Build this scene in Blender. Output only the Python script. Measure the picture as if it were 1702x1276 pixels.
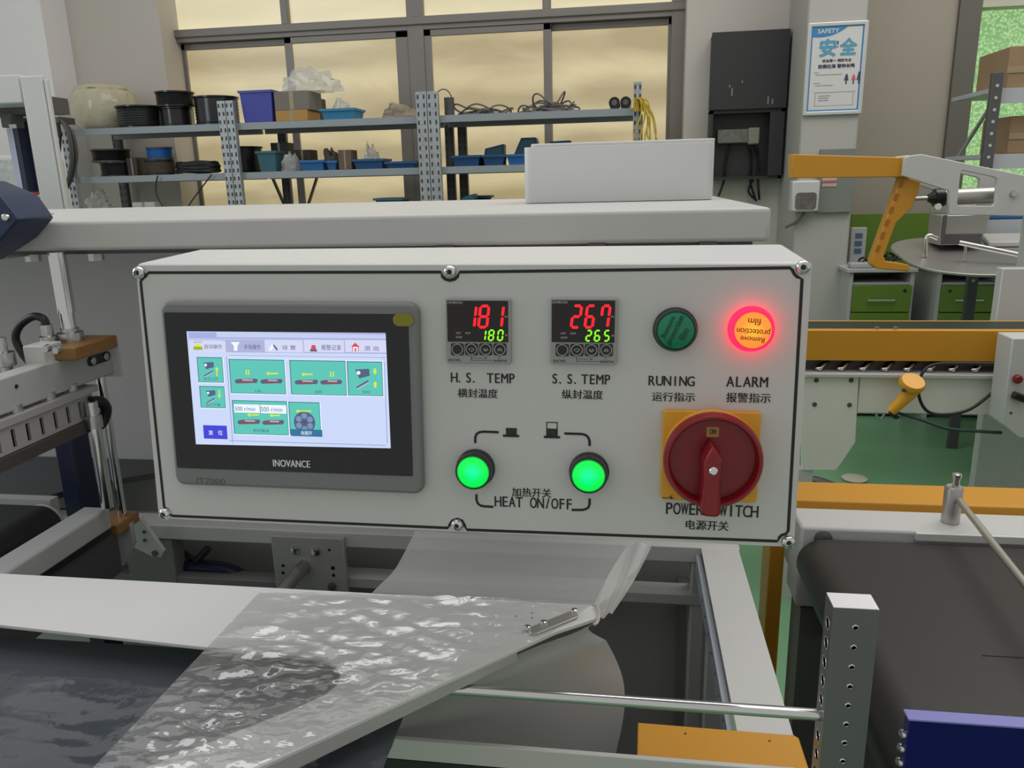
import bpy, bmesh, math, random
from mathutils import Vector, Matrix, noise as mnoise
random.seed(7)
for o in list(bpy.data.objects): bpy.data.objects.remove(o)
scene = bpy.context.scene
C = scene.collection
D2R = math.radians

# ------------------------------------------------------------ camera
F, CX, CY = 1300.0, 851.0, 638.0
PITCH, ROLL, YAW = D2R(14.5), D2R(1.45), D2R(8.6)
EYE = Vector((0, 0, 1.45))
fw = Vector((-math.sin(YAW)*math.cos(PITCH), math.cos(YAW)*math.cos(PITCH), -math.sin(PITCH)))
rt0 = Vector((math.cos(YAW), math.sin(YAW), 0)); up0 = rt0.cross(fw)
rt = math.cos(ROLL)*rt0 - math.sin(ROLL)*up0
up = math.sin(ROLL)*rt0 + math.cos(ROLL)*up0
cam = bpy.data.cameras.new('camera'); camo = bpy.data.objects.new('camera', cam); C.objects.link(camo)
camo.matrix_world = Matrix(((rt.x, up.x, -fw.x, EYE.x), (rt.y, up.y, -fw.y, EYE.y), (rt.z, up.z, -fw.z, EYE.z), (0, 0, 0, 1)))
cam.sensor_fit = 'HORIZONTAL'; cam.sensor_width = 36.0; cam.lens = 36.0*F/1702.0
cam.clip_start = 0.01; cam.clip_end = 100
scene.camera = camo

# ------------------------------------------------------------ world, lights, exposure
def lin(v):
    v /= 255.0
    return v/12.92 if v <= 0.04045 else ((v+0.055)/1.055)**2.4
def rgb(r, g, b): return (lin(r), lin(g), lin(b), 1.0)
wd = bpy.data.worlds.new('hall_light'); scene.world = wd; wd.use_nodes = True
wd.node_tree.nodes['Background'].inputs[0].default_value = (1.0, 0.98, 0.935, 1)
wd.node_tree.nodes['Background'].inputs[1].default_value = 0.47
def area(name, loc, target, sx, sy, power, col):
    l = bpy.data.lights.new(name, 'AREA'); l.shape = 'RECTANGLE'; l.size = sx; l.size_y = sy; l.energy = power; l.color = col
    o = bpy.data.objects.new(name, l); C.objects.link(o); o.location = loc
    o.rotation_euler = (Vector(target)-Vector(loc)).to_track_quat('-Z', 'Y').to_euler()
    return o
area('skylight', (-0.4, 1.6, 5.2), (-0.4, 1.6, 0), 4.0, 3.5, 76, (0.97, 0.98, 1.0))
area('side_window_daylight', (-4.6, 0.6, 2.9), (-0.2, 0.9, 1.1), 2.6, 1.8, 50, (0.74, 0.87, 1.0))
area('hall_fill', (2.6, 3.4, 4.8), (2.6, 3.4, 0), 2.4, 2.4, 75, (1.0, 0.96, 0.9))  # unseen fill light added to brighten the right-hand side
scene.view_settings.view_transform = 'Standard'
scene.view_settings.look = 'None'
scene.view_settings.gamma = 1.0
scene.view_settings.exposure = 0.0
scene.view_settings.use_curve_mapping = False

# ------------------------------------------------------------ pixel -> place on a real plane
def ray(px, py): return (px-CX)/F*rt - (py-CY)/F*up + fw
def W(px, py, Y=None, Z=None, X=None):
    d = ray(px, py)
    if Y is not None: t = Y/d.y
    elif Z is not None: t = (Z-EYE.z)/d.z
    else: t = X/d.x
    return EYE + d*t

# ------------------------------------------------------------ materials
MATS = {}
def mat(name, col, rough=0.5, metal=0.0, var=0.06, vscale=8.0, bump=0.0, bscale=200.0, spec=0.5, emit=None, estr=1.0, coat=0.0):
    if name in MATS: return MATS[name]
    m = bpy.data.materials.new(name); m.use_nodes = True
    nt = m.node_tree; b = nt.nodes['Principled BSDF']
    b.inputs['Roughness'].default_value = rough; b.inputs['Metallic'].default_value = metal
    b.inputs['Specular IOR Level'].default_value = spec
    b.inputs['Coat Weight'].default_value = coat
    tc = nt.nodes.new('ShaderNodeTexCoord')
    nz = nt.nodes.new('ShaderNodeTexNoise'); nz.inputs['Scale'].default_value = vscale; nz.inputs['Detail'].default_value = 3
    nt.links.new(tc.outputs['Object'], nz.inputs['Vector'])
    mr = nt.nodes.new('ShaderNodeMapRange'); mr.inputs[3].default_value = 1-var; mr.inputs[4].default_value = 1+var
    nt.links.new(nz.outputs['Fac'], mr.inputs[0])
    mx = nt.nodes.new('ShaderNodeVectorMath'); mx.operation = 'SCALE'; mx.inputs[0].default_value = col[:3]
    nt.links.new(mr.outputs[0], mx.inputs['Scale'])
    nt.links.new(mx.outputs[0], b.inputs['Base Color'])
    if bump > 0:
        n2 = nt.nodes.new('ShaderNodeTexNoise'); n2.inputs['Scale'].default_value = bscale; n2.inputs['Detail'].default_value = 2
        nt.links.new(tc.outputs['Object'], n2.inputs['Vector'])
        bp = nt.nodes.new('ShaderNodeBump'); bp.inputs['Strength'].default_value = bump; bp.inputs['Distance'].default_value = 0.01
        nt.links.new(n2.outputs['Fac'], bp.inputs['Height']); nt.links.new(bp.outputs[0], b.inputs['Normal'])
    if emit:
        b.inputs['Emission Color'].default_value = emit; b.inputs['Emission Strength'].default_value = estr
    MATS[name] = m
    return m
WHITE = mat('white_powder_coat', (0.66, 0.66, 0.65, 1), 0.42, bump=0.05, bscale=900, var=0.02)
WHITE2 = mat('white_painted_steel', (0.56, 0.56, 0.54, 1), 0.45, var=0.04)
PANELW = mat('panel_enamel', (0.60, 0.60, 0.59, 1), 0.42, var=0.015, bump=0.03, bscale=1500)
STEEL = mat('steel', (0.55, 0.55, 0.55, 1), 0.28, 1.0, var=0.1)
CHROME = mat('chrome', (0.72, 0.72, 0.72, 1), 0.14, 1.0, var=0.03)
BRUSHED = mat('brushed_stainless', (0.50, 0.49, 0.47, 1), 0.42, 1.0, var=0.1, vscale=3)
GALV = mat('galvanised_steel', (0.40, 0.42, 0.43, 1), 0.5, 0.6, var=0.35, vscale=60)
SHELFG = mat('grey_shelf_paint', (0.30, 0.33, 0.35, 1), 0.5, 0.2, var=0.06)
ALU = mat('anodised_aluminium', (0.17, 0.165, 0.17, 1), 0.35, 0.35, var=0.04)
TOPLIT = mat('toplit_aluminium', (0.82, 0.82, 0.83, 1), 0.5, 0.35, var=0.03)  # paler than the post sides, overhead brightness put into the colour
BLACK = mat('black_plastic', (0.012, 0.012, 0.013, 1), 0.35, var=0.1)
INK = mat('black_ink', (0.010, 0.010, 0.010, 1), 0.55, var=0.0)
RUBBER = mat('black_rubber', (0.012, 0.012, 0.012, 1), 0.5, var=0.15)
DARKG = mat('dark_grey_metal', (0.09, 0.09, 0.092, 1), 0.5, 0.2, var=0.1)
INNER = mat('shaded_panel_grey', (0.20, 0.20, 0.20, 1), 0.5, var=0.06)  # machine interior grey, darkened so the colour carries the shade
ORANGE = mat('orange_powder_coat', (0.62, 0.285, 0.018, 1), 0.40, var=0.03, bump=0.08, bscale=700)
YELLOW = mat('yellow_plastic', (0.75, 0.36, 0.02, 1), 0.4, var=0.02)
RED = mat('red_plastic', (0.24, 0.008, 0.014, 1), 0.33, var=0.03)
BLUEP = mat('blue_plastic_bin', (0.02, 0.13, 0.36, 1), 0.45, var=0.1)
BLUEV = mat('violet_blue_plastic', (0.045, 0.055, 0.36, 1), 0.4, var=0.08)
TEAL = mat('teal_plastic', (0.03, 0.12, 0.16, 1), 0.45, var=0.1)
NAVY = mat('navy_paint', (0.010, 0.016, 0.05, 1), 0.4, var=0.1)
DBLUE = mat('royal_blue_paint', (0.003, 0.005, 0.11, 1), 0.45, var=0.03, spec=0.2)
BLUETOP = mat('lilac_top', (0.22, 0.22, 0.55, 1), 0.4, var=0.03)
CARD = mat('cardboard', (0.30, 0.20, 0.11, 1), 0.8, var=0.08)
CARDO = mat('orange_carton', (0.46, 0.25, 0.07, 1), 0.7, var=0.06)
GREYB = mat('grey_board', (0.20, 0.18, 0.15, 1), 0.75, var=0.08)
BROWN = mat('dark_brown_card', (0.07, 0.05, 0.04, 1), 0.7, var=0.1)
PEAK = mat('tan_resin_block', (0.27, 0.135, 0.04, 1), 0.5, var=0.15, vscale=40)
GREENP = mat('green_laminate', (0.105, 0.19, 0.018, 1), 0.5, var=0.04)
GREYL = mat('pale_grey_laminate', (0.42, 0.42, 0.41, 1), 0.5, var=0.03)
WALLM = mat('plaster_wall', (0.56, 0.52, 0.47, 1), 0.8, var=0.05, vscale=1.2, bump=0.03, bscale=60)
WALLB = mat('shaded_beige_plaster', (0.34, 0.31, 0.26, 1), 0.8, var=0.05, vscale=1.2)  # wall beyond the pier, its shade put into a darker beige
PIER = mat('white_pier_paint', (0.82, 0.79, 0.80, 1), 0.7, var=0.03)
ALFRAME = mat('grey_window_aluminium', (0.24, 0.22, 0.20, 1), 0.45, 0.4, var=0.05)
WIRE = mat('grey_cable', (0.13, 0.12, 0.11, 1), 0.5, var=0.1)
WIREY = mat('yellow_cable', (0.55, 0.38, 0.02, 1), 0.45, var=0.1)
WIREB = mat('black_cable', (0.012, 0.012, 0.012, 1), 0.4, var=0.1)
def floor_mat():
    m = mat('green_epoxy_floor', (0.16, 0.33, 0.185, 1), 0.30, var=0.25, vscale=2.2, bump=0.02, bscale=14)
    return m
FLOORM = floor_mat()
def film_mat(name, haze, tint, glossr, bstr, bscale, refl=0.06):
    m = bpy.data.materials.new(name); m.use_nodes = True; nt = m.node_tree; nt.nodes.clear()
    out = nt.nodes.new('ShaderNodeOutputMaterial')
    tr = nt.nodes.new('ShaderNodeBsdfTransparent'); tr.inputs[0].default_value = tint
    df = nt.nodes.new('ShaderNodeBsdfDiffuse'); df.inputs[0].default_value = (0.90, 0.89, 0.87, 1)
    gl = nt.nodes.new('ShaderNodeBsdfGlossy'); gl.inputs['Roughness'].default_value = glossr; gl.inputs[0].default_value = (1, 1, 1, 1)
    tc = nt.nodes.new('ShaderNodeTexCoord'); mp = nt.nodes.new('ShaderNodeMapping'); mp.inputs['Scale'].default_value = (0.35, 1, 1)
    mp.inputs['Rotation'].default_value = (0, 0, D2R(-12))
    nt.links.new(tc.outputs['Object'], mp.inputs[0])
    nz = nt.nodes.new('ShaderNodeTexNoise'); nz.inputs['Scale'].default_value = bscale; nz.inputs['Detail'].default_value = 3; nz.inputs['Distortion'].default_value = 1.2
    nt.links.new(mp.outputs[0], nz.inputs['Vector'])
    bp = nt.nodes.new('ShaderNodeBump'); bp.inputs['Strength'].default_value = bstr; bp.inputs['Distance'].default_value = 0.004
    nt.links.new(nz.outputs['Fac'], bp.inputs['Height'])
    nt.links.new(bp.outputs[0], gl.inputs['Normal'])
    tl = nt.nodes.new('ShaderNodeBsdfTranslucent'); tl.inputs[0].default_value = (0.92, 0.91, 0.89, 1)
    m0 = nt.nodes.new('ShaderNodeMixShader'); m0.inputs[0].default_value = 0.45
    nt.links.new(df.outputs[0], m0.inputs[1]); nt.links.new(tl.outputs[0], m0.inputs[2])
    m1 = nt.nodes.new('ShaderNodeMixShader'); m1.inputs[0].default_value = haze
    nt.links.new(tr.outputs[0], m1.inputs[1]); nt.links.new(m0.outputs[0], m1.inputs[2])
    lw = nt.nodes.new('ShaderNodeLayerWeight'); lw.inputs[0].default_value = 0.5
    pw_ = nt.nodes.new('ShaderNodeMath'); pw_.operation = 'POWER'; pw_.inputs[1].default_value = 3.0; nt.links.new(lw.outputs['Facing'], pw_.inputs[0])
    fr = nt.nodes.new('ShaderNodeMath'); fr.operation = 'MULTIPLY_ADD'; fr.inputs[1].default_value = 0.6; fr.inputs[2].default_value = refl; nt.links.new(pw_.outputs[0], fr.inputs[0])
    m2 = nt.nodes.new('ShaderNodeMixShader'); nt.links.new(fr.outputs[0], m2.inputs[0])
    nt.links.new(m1.outputs[0], m2.inputs[1]); nt.links.new(gl.outputs[0], m2.inputs[2])
    nt.links.new(m2.outputs[0], out.inputs[0])
    return m
FILM = film_mat('clear_shrink_film', 0.30, (0.99, 0.99, 0.99, 1), 0.06, 0.6, 45, 0.17)
FILMH = film_mat('hazy_shrink_film', 0.58, (0.93, 0.94, 0.93, 1), 0.28, 0.35, 22)
BAGM = film_mat('clear_polybag', 0.42, (0.9, 0.9, 0.88, 1), 0.15, 1.0, 30)
def emis(name, col, s=1.0, rough=0.3):
    return mat(name, (col[0]*0.4, col[1]*0.4, col[2]*0.4, 1), rough, var=0.0, emit=col, estr=s)

# ------------------------------------------------------------ mesh building
INV = {}
def setp(o, label=None, cat=None, group=None, kind=None):
    if label: o['label'] = label
    if cat: o['category'] = cat
    if group: o['group'] = group
    if kind: o['kind'] = kind
    return o
def thing(name, label, cat, loc, group=None, M=None):
    o = bpy.data.objects.new(name, None); C.objects.link(o); o.empty_display_size = 0.05
    if M is not None: o.matrix_world = M; INV[o] = Matrix.Identity(4)
    else: o.location = loc; INV[o] = Matrix.Translation(-Vector(loc))
    return setp(o, label, cat, group)
def struct_root(name, loc):
    o = bpy.data.objects.new(name, None); C.objects.link(o); o.location = loc; INV[o] = Matrix.Translation(-Vector(loc)); o['kind'] = 'structure'
    return o
def link_mesh(name, me, m, parent, smooth=None):
    if m is not None:
        me.materials.clear(); me.materials.append(m)
    if smooth is not None:
        me.shade_smooth(); me.set_sharp_from_angle(angle=D2R(smooth))
    if parent is not None:
        me.transform(INV[parent])
        o = bpy.data.objects.new(name, me); C.objects.link(o); o.parent = parent; INV[o] = INV[parent]
    else:
        cs = [v.co for v in me.vertices]
        lo = Vector((min(c.x for c in cs), min(c.y for c in cs), min(c.z for c in cs))); hi = Vector((max(c.x for c in cs), max(c.y for c in cs), max(c.z for c in cs)))
        base = Vector(((lo.x+hi.x)/2, (lo.y+hi.y)/2, lo.z))
        me.transform(Matrix.Translation(-base))
        o = bpy.data.objects.new(name, me); C.objects.link(o); o.location = base; INV[o] = Matrix.Translation(-base)
    return o
def inst(name, src, parent, delta):
    """another object on the same mesh data, shifted (or moved by a matrix) inside its parent"""
    o = bpy.data.objects.new(name, src.data); C.objects.link(o); o.parent = parent
    for md in src.modifiers:
        n = o.modifiers.new(md.name, md.type)
        if md.type == 'BEVEL': n.width = md.width; n.segments = md.segments; n.limit_method = 'ANGLE'
    if isinstance(delta, Matrix): o.matrix_local = delta
    else: o.location = Vector(delta)
    INV[o] = INV[parent]
    return o
class MB:
    def __init__(s): s.v = []; s.f = []
    def add(s, vs, fs):
        n = len(s.v); s.v += [Vector(a) for a in vs]; s.f += [[i+n for i in q] for q in fs]; return s
    def box(s, x0, x1, y0, y1, z0, z1):
        return s.add([(x0, y0, z0), (x1, y0, z0), (x1, y1, z0), (x0, y1, z0), (x0, y0, z1), (x1, y0, z1), (x1, y1, z1), (x0, y1, z1)],
                     [(0, 3, 2, 1), (4, 5, 6, 7), (0, 1, 5, 4), (1, 2, 6, 5), (2, 3, 7, 6), (3, 0, 4, 7)])
    def bar(s, a, b, w, h, upv=(0, 0, 1)):
        a = Vector(a); b = Vector(b); d = (b-a).normalized(); x = d.cross(Vector(upv)).normalized()*w/2; y = x.normalized().cross(d)*h/2
        vs = [p+i*x+j*y for p in (a, b) for i, j in ((-1, -1), (1, -1), (1, 1), (-1, 1))]
        return s.add(vs, [(0, 3, 2, 1), (4, 5, 6, 7), (0, 1, 5, 4), (1, 2, 6, 5), (2, 3, 7, 6), (3, 0, 4, 7)])
    def prism(s, pts, ext):
        pts = [Vector(p) for p in pts]; ext = Vector(ext); n = len(pts)
        return s.add(pts+[p+ext for p in pts], [list(range(n))[::-1], list(range(n, 2*n))]+[(i, (i+1) % n, n+(i+1) % n, n+i) for i in range(n)])
    def tube(s, pts, r, n=10, closed=False, cap=True):
        pts = [Vector(p) for p in pts]; m = len(pts); vs = []; ref = Vector((0.13, 0.27, 0.95)).normalized(); prev = None
        for i, p in enumerate(pts):
            if closed: d = (pts[(i+1) % m]-pts[i-1])
            else: d = pts[min(i+1, m-1)]-pts[max(i-1, 0)]
            d = d.normalized() if d.length > 0 else Vector((0, 0, 1))
            if prev is None:
                x = d.cross(ref if abs(d.dot(ref)) < 0.95 else Vector((1, 0, 0))).normalized()
            else:
                x = (prev-d*prev.dot(d)).normalized()
            prev = x; y = d.cross(x); rr = r[i] if isinstance(r, (list, tuple)) else r
            vs += [p+(x*math.cos(t*2*math.pi/n)+y*math.sin(t*2*math.pi/n))*rr for t in range(n)]
        fs = []
        for i in range(m if closed else m-1):
            a = i*n; b = ((i+1) % m)*n
            for t in range(n): fs.append((a+t, a+(t+1) % n, b+(t+1) % n, b+t))
        if cap and not closed: fs.append(list(range(n))[::-1]); fs.append([(m-1)*n+t for t in range(n)])
        return s.add(vs, fs)
    def lathe(s, prof, o, axis=(0, 0, 1), n=28, wob=None):
        o = Vector(o); a = Vector(axis).normalized(); x = a.orthogonal().normalized(); y = a.cross(x); vs = []; fs = []; k = len(prof)
        for r, h in prof:
            for t in range(n):
                q = t*2*math.pi/n; rr = r*(wob(q, h) if wob else 1)
                vs.append(o+a*h+(x*math.cos(q)+y*math.sin(q))*rr)
        for i in range(k-1):
            for t in range(n): fs.append((i*n+t, i*n+(t+1) % n, (i+1)*n+(t+1) % n, (i+1)*n+t))
        fs.append(list(range(n))[::-1]); fs.append([(k-1)*n+t for t in range(n)])
        return s.add(vs, fs)
    def build(s, name, m, parent=None, bevel=0, seg=2, smooth=None):
        me = bpy.data.meshes.new(name); me.from_pydata([tuple(v) for v in s.v], [], s.f)
        bm = bmesh.new(); bm.from_mesh(me); bmesh.ops.recalc_face_normals(bm, faces=bm.faces); bm.to_mesh(me); bm.free()
        if smooth is None and bevel: smooth = 40
        o = link_mesh(name, me, m, parent, smooth)
        if bevel:
            b = o.modifiers.new('bevel', 'BEVEL'); b.width = bevel; b.segments = seg; b.limit_method = 'ANGLE'; b.angle_limit = D2R(40)
        return o
def eval_mesh(tmp):
    dg = bpy.context.evaluated_depsgraph_get(); dg.update()
    me = bpy.data.meshes.new_from_object(tmp.evaluated_get(dg)); return me
def sheet(name, loops, t, M, m, parent=None, bevel=0.0, smooth=35):
    """a flat plate with holes: first loop the outline, others the cut-outs; local XY, thickness along Z (0..t)"""
    cu = bpy.data.curves.new('tmp', 'CURVE'); cu.dimensions = '2D'; cu.fill_mode = 'BOTH'; cu.extrude = max(t/2-bevel, 0); cu.bevel_depth = bevel; cu.bevel_resolution = 2
    if bevel: cu.offset = -bevel
    for lp in loops:
        sp = cu.splines.new('POLY'); sp.points.add(len(lp)-1)
        for i, p in enumerate(lp): sp.points[i].co = (p[0], p[1], 0, 1)
        sp.use_cyclic_u = True
    tmp = bpy.data.objects.new('tmp', cu); C.objects.link(tmp)
    me = eval_mesh(tmp); bpy.data.objects.remove(tmp); bpy.data.curves.remove(cu)
    me.transform(M @ Matrix.Translation((0, 0, t/2))); me.name = name
    return link_mesh(name, me, m, parent, smooth)
def rrect(x0, x1, y0, y1, r, n=5):
    p = []
    for cx, cy, a in ((x1-r, y0+r, -90), (x1-r, y1-r, 0), (x0+r, y1-r, 90), (x0+r, y0+r, 180)):
        for i in range(n+1):
            q = D2R(a+90*i/n); p.append((cx+r*math.cos(q), cy+r*math.sin(q)))
    return p
def circ(cx, cy, r, n=20): return [(cx+r*math.cos(i*2*math.pi/n), cy+r*math.sin(i*2*math.pi/n)) for i in range(n)]
TXT = {}
def text_mesh(s):
    if s not in TXT:
        cu = bpy.data.curves.new('tmp', 'FONT'); cu.body = s; cu.size = 1.0; cu.resolution_u = 4
        tmp = bpy.data.objects.new('tmp', cu); C.objects.link(tmp); me = eval_mesh(tmp)
        bpy.data.objects.remove(tmp); bpy.data.curves.remove(cu)
        vs = [v.co.copy() for v in me.vertices]; fs = [list(p.vertices) for p in me.polygons]; bpy.data.meshes.remove(me)
        TXT[s] = (vs, fs)
    return TXT[s]
def text(name, s, box, M, m, parent, mono=False, rot=0, weight=0):
    """lettering fitted to the box (x0,x1,y0,y1) of the local XY plane of M"""
    x0, x1, y0, y1 = box; mb = MB(); passes = [(0, 0)] if not weight else [(-weight, 0), (weight, 0)]
    M0 = M
    for ip, (wdx, wdy) in enumerate(passes):
        M = M0 @ Matrix.Translation((0, 0, 4e-5*ip))
        if mono:
            n = len(s); cw = (x1-x0)/n; H = text_mesh('H'); ch = max(v.y for v in H[0])
            for i, c in enumerate(s):
                if c == ' ': continue
                vs, fs = text_mesh(c); a = min(v.x for v in vs); b = max(v.x for v in vs)
                sy = (y1-y0)/ch; w = (b-a)*sy*0.80; w = min(w, cw*0.92) if c not in 'I.' else w
                if c == '.': off = cw*0.12
                else: off = (cw-w)/2
                sx = w/(b-a)
                mb.add([M @ Vector((x0+i*cw+off+(v.x-a)*sx+wdx, y0+v.y*sy+wdy, 0)) for v in vs], fs)
        else:
            vs, fs = text_mesh(s)
            a, b = min(v.x for v in vs), max(v.x for v in vs); c, d = min(v.y for v in vs), max(v.y for v in vs)
            cx, cy = (x0+x1)/2, (y0+y1)/2; R = Matrix.Rotation(rot, 3, 'Z')
            mb.add([M @ (Vector((cx, cy, 0)) + R @ Vector(((v.x-(a+b)/2)/(b-a)*(x1-x0)+wdx, (v.y-(c+d)/2)/(d-c)*(y1-y0)+wdy, 0))) for v in vs], fs)
    return mb.build(name, m, parent)
def grid(nu, nv, fn):
    mb = MB(); vs = [fn(i/(nu-1), j/(nv-1)) for j in range(nv) for i in range(nu)]
    return mb.add(vs, [(j*nu+i, j*nu+i+1, (j+1)*nu+i+1, (j+1)*nu+i) for j in range(nv-1) for i in range(nu-1)])
def smoothpts(pts, n=8):
    pts = [Vector(p) for p in pts]; out = []
    for i in range(len(pts)-1):
        p0 = pts[max(i-1, 0)]; p1 = pts[i]; p2 = pts[i+1]; p3 = pts[min(i+2, len(pts)-1)]
        for k in range(n):
            t = k/n
            out.append(0.5*((2*p1)+(p2-p0)*t+(2*p0-5*p1+4*p2-p3)*t*t+(3*p1-p0-3*p2+p3)*t*t*t))
    return out+[pts[-1]]

# ============================================================ control box (subject of the photograph)
pc = Vector((-0.134, 0.587, 1.45-0.1695))
pu = Vector((0.533, 0.0045, -0.005)).normalized(); pv0 = Vector((0, 0.0155, 0.219)); pw = pu.cross(pv0).normalized(); pvv = pw.cross(pu)
PM = Matrix(((pu.x, pvv.x, pw.x, pc.x), (pu.y, pvv.y, pw.y, pc.y), (pu.z, pvv.z, pw.z, pc.z), (0, 0, 0, 1)))
def pp(px, py, w=0.0):
    d = ray(px, py); t = (pc+pw*w-EYE).dot(pw)/d.dot(pw); q = EYE+d*t-pc
    return Vector((q.dot(pu), q.dot(pvv), w))
def prect(x0, y0, x1, y1, w=0.0):
    a = pp(x0, (y0+y1)/2, w).x; b = pp(x1, (y0+y1)/2, w).x; c = pp((x0+x1)/2, y1, w).y; d = pp((x0+x1)/2, y0, w).y
    return a, b, c, d
T = Matrix.Translation
class PR:
    """flat print: coloured polygons lying on one plane"""
    def __init__(s): s.v = []; s.f = []; s.m = []; s.mats = []
    def mi(s, m):
        if m not in s.mats: s.mats.append(m)
        return s.mats.index(m)
    def poly(s, pts, m):
        n = len(s.v); s.v += [Vector(p) for p in pts]; s.f.append(list(range(n, n+len(pts)))); s.m.append(s.mi(m)); return s
    def rect(s, x0, x1, y0, y1, w, m): return s.poly([(x0, y0, w), (x1, y0, w), (x1, y1, w), (x0, y1, w)], m)
    def text(s, st, box, w, m, rot=0, bold=0):
        if bold:
            x0, x1, y0, y1 = box
            for k, (dx, dy) in enumerate(((-bold, 0), (bold, 0), (0, bold), (0, -bold))): s.text(st, (x0+dx, x1+dx, y0+dy, y1+dy), w+k*3e-4, m, rot)
            return s
        vs, fs = text_mesh(st); x0, x1, y0, y1 = box
        a, b = min(v.x for v in vs), max(v.x for v in vs); c, d = min(v.y for v in vs), max(v.y for v in vs); n = len(s.v)
        R = Matrix.Rotation(rot, 3, 'Z')
        s.v += [Vector(((x0+x1)/2, (y0+y1)/2, w))+R @ Vector(((v.x-(a+b)/2)/(b-a)*(x1-x0), (v.y-(c+d)/2)/(d-c)*(y1-y0), 0)) for v in vs]
        for f in fs: s.f.append([i+n for i in f]); s.m.append(s.mi(m))
        return s
    def build(s, name, parent):
        me = bpy.data.meshes.new(name); me.from_pydata([tuple(v) for v in s.v], [], s.f)
        for m in s.mats: me.materials.append(m)
        me.polygons.foreach_set('material_index', s.m)
        return link_mesh(name, me, None, parent)

cb = thing('control_box', 'white enamelled control box with touchscreen, temperature controllers and red rotary switch', 'control panel', None, M=PM)
HW, HH = 0.2668, 0.1100
PMI = PM.inverted(); bkl = PMI @ W(331, 414, 0.69); bkr = PMI @ W(1302, 405, 0.69)
frt = [(-HW, -HH, -0.0016), (HW, -HH, -0.0016), (HW, HH, -0.0016), (-HW, HH, -0.0016)]; bck = [(bkl.x, -HH+0.004, bkl.z), (bkr.x, -HH+0.004, bkr.z), tuple(bkr), tuple(bkl)]
MB().add(frt+bck, [(0, 1, 2, 3), (7, 6, 5, 4), (0, 4, 5, 1), (1, 5, 6, 2), (2, 6, 7, 3), (3, 7, 4, 0)]).build('housing', WHITE, cb, bevel=0.004, seg=3)
fp = sheet('face_plate', [rrect(-HW+0.0015, HW-0.0015, -HH+0.0015, HH-0.0015, 0.003)], 0.0018, T((0, 0, -0.0018)), PANELW, cb)
# printed border with notches round the screws
bp = [(234, 468), (238, 462), (243, 458), (247, 453), (733, 452), (735, 459), (740, 464), (748, 466), (756, 464), (761, 459), (764, 452), (1313, 445), (1317, 449), (1320, 455), (1325, 460), (1333, 464),
      (1310, 882), (1306, 887), (1299, 889), (1295, 893), (1292, 899), (776, 880), (772, 872), (768, 865), (760, 862), (752, 865), (748, 871), (744, 877), (287, 857), (281, 853), (280, 847), (273, 842)]
bl = [pp(x, y) for x, y in bp]; n = len(bl); mb = MB(); hw_ = 0.00115; io = []
for i in range(n):
    d = (bl[(i+1) % n]-bl[i-1]).normalized(); nn = Vector((-d.y, d.x, 0)); io.append((bl[i]+nn*hw_, bl[i]-nn*hw_))
for i in range(n):
    a, b = io[i], io[(i+1) % n]
    mb.add([(p.x, p.y, 0.00025) for p in (a[0], a[1], b[1], b[0])], [(0, 1, 2, 3)])
mb.build('border_line', INK, cb)
def dome_screw(x, y, w, r, parent, name='screw'):
    c = pp(x, y, w)
    s = MB().lathe([(r, 0), (r, r*0.25), (r*0.92, r*0.5), (r*0.72, r*0.72), (r*0.46, r*0.82), (r*0.44, r*0.45), (r*0.01, r*0.42)], (c.x, c.y, w), (0, 0, 1), 20).build(name, CHROME, parent, smooth=50)
    MB().lathe([(r*0.43, r*0.4), (r*0.43, r*0.46)], (c.x, c.y, w), (0, 0, 1), 6).build('hex_socket', BLACK, s)
for x, y in ((232, 453), (748, 452), (1334, 444), (275, 853), (760, 872), (1310, 900)): dome_screw(x, y, 0.0003, 0.0052, cb)
MB().box(-0.06, 0.06, -0.02, 0.05, -0.60, -0.085).build('mounting_arm', WHITE2, cb, bevel=0.003)

# ---- printed lettering
w0 = 0.0004; TM = T((0, 0, w0))
def ptxt(s, x0, y0, x1, y1, m=INK, parent=None, mono=True, weight=0.00018, name='lettering', w=w0):
    return text(name, s, prect(x0, y0, x1, y1, w), T((0, 0, w)), m, parent or cb, mono=mono, weight=weight)
ptxt('H.S. TEMP', 749, 620, 857, 636)
ptxt('S.S.TEMP', 916, 622, 1016, 638)
ptxt('RUNING', 1077, 625, 1155, 641)
ptxt('ALARM', 1207, 626, 1277, 643)
ptxt('HEAT ON/OFF', 822, 827, 952, 844)
ptxt('POWER SWITCH', 1106, 838, 1261, 857)
for s, x0, y0, x1, y1 in (('横封温度', 761, 646, 827, 661), ('纵封温度', 934, 648, 1002, 663), ('运行指示', 1084, 652, 1155, 667), ('报警指示', 1207, 653, 1281, 669), ('加热开关', 851, 811, 916, 826), ('电源开关', 1140, 865, 1211, 881)):
    ptxt(s, x0, y0, x1, y1, mono=False, weight=0.00015)
# ---- bracket lines and push-button pictograms
def stroke(pts, wd, name):
    P = [pp(x, y) for x, y in pts]; mb = MB()
    for i in range(len(P)):
        d = (P[min(i+1, len(P)-1)]-P[max(i-1, 0)]).normalized(); nn = Vector((-d.y, d.x, 0))*wd/2
        mb.v += [Vector((P[i].x+nn.x, P[i].y+nn.y, w0)), Vector((P[i].x-nn.x, P[i].y-nn.y, w0))]
    mb.f = [[2*i, 2*i+1, 2*i+3, 2*i+2] for i in range(len(P)-1)]
    return mb.build(name, INK, cb)
stroke([(790, 736), (790, 727), (792, 721), (797, 718), (803, 717), (829, 718)], 0.0019, 'bracket_line')
stroke([(938, 720), (968, 721), (974, 723), (978, 727), (980, 733), (980, 741)], 0.0019, 'bracket_line')
stroke([(792, 821), (792, 830), (794, 836), (799, 840), (805, 841), (820, 842)], 0.0019, 'bracket_line')
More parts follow.
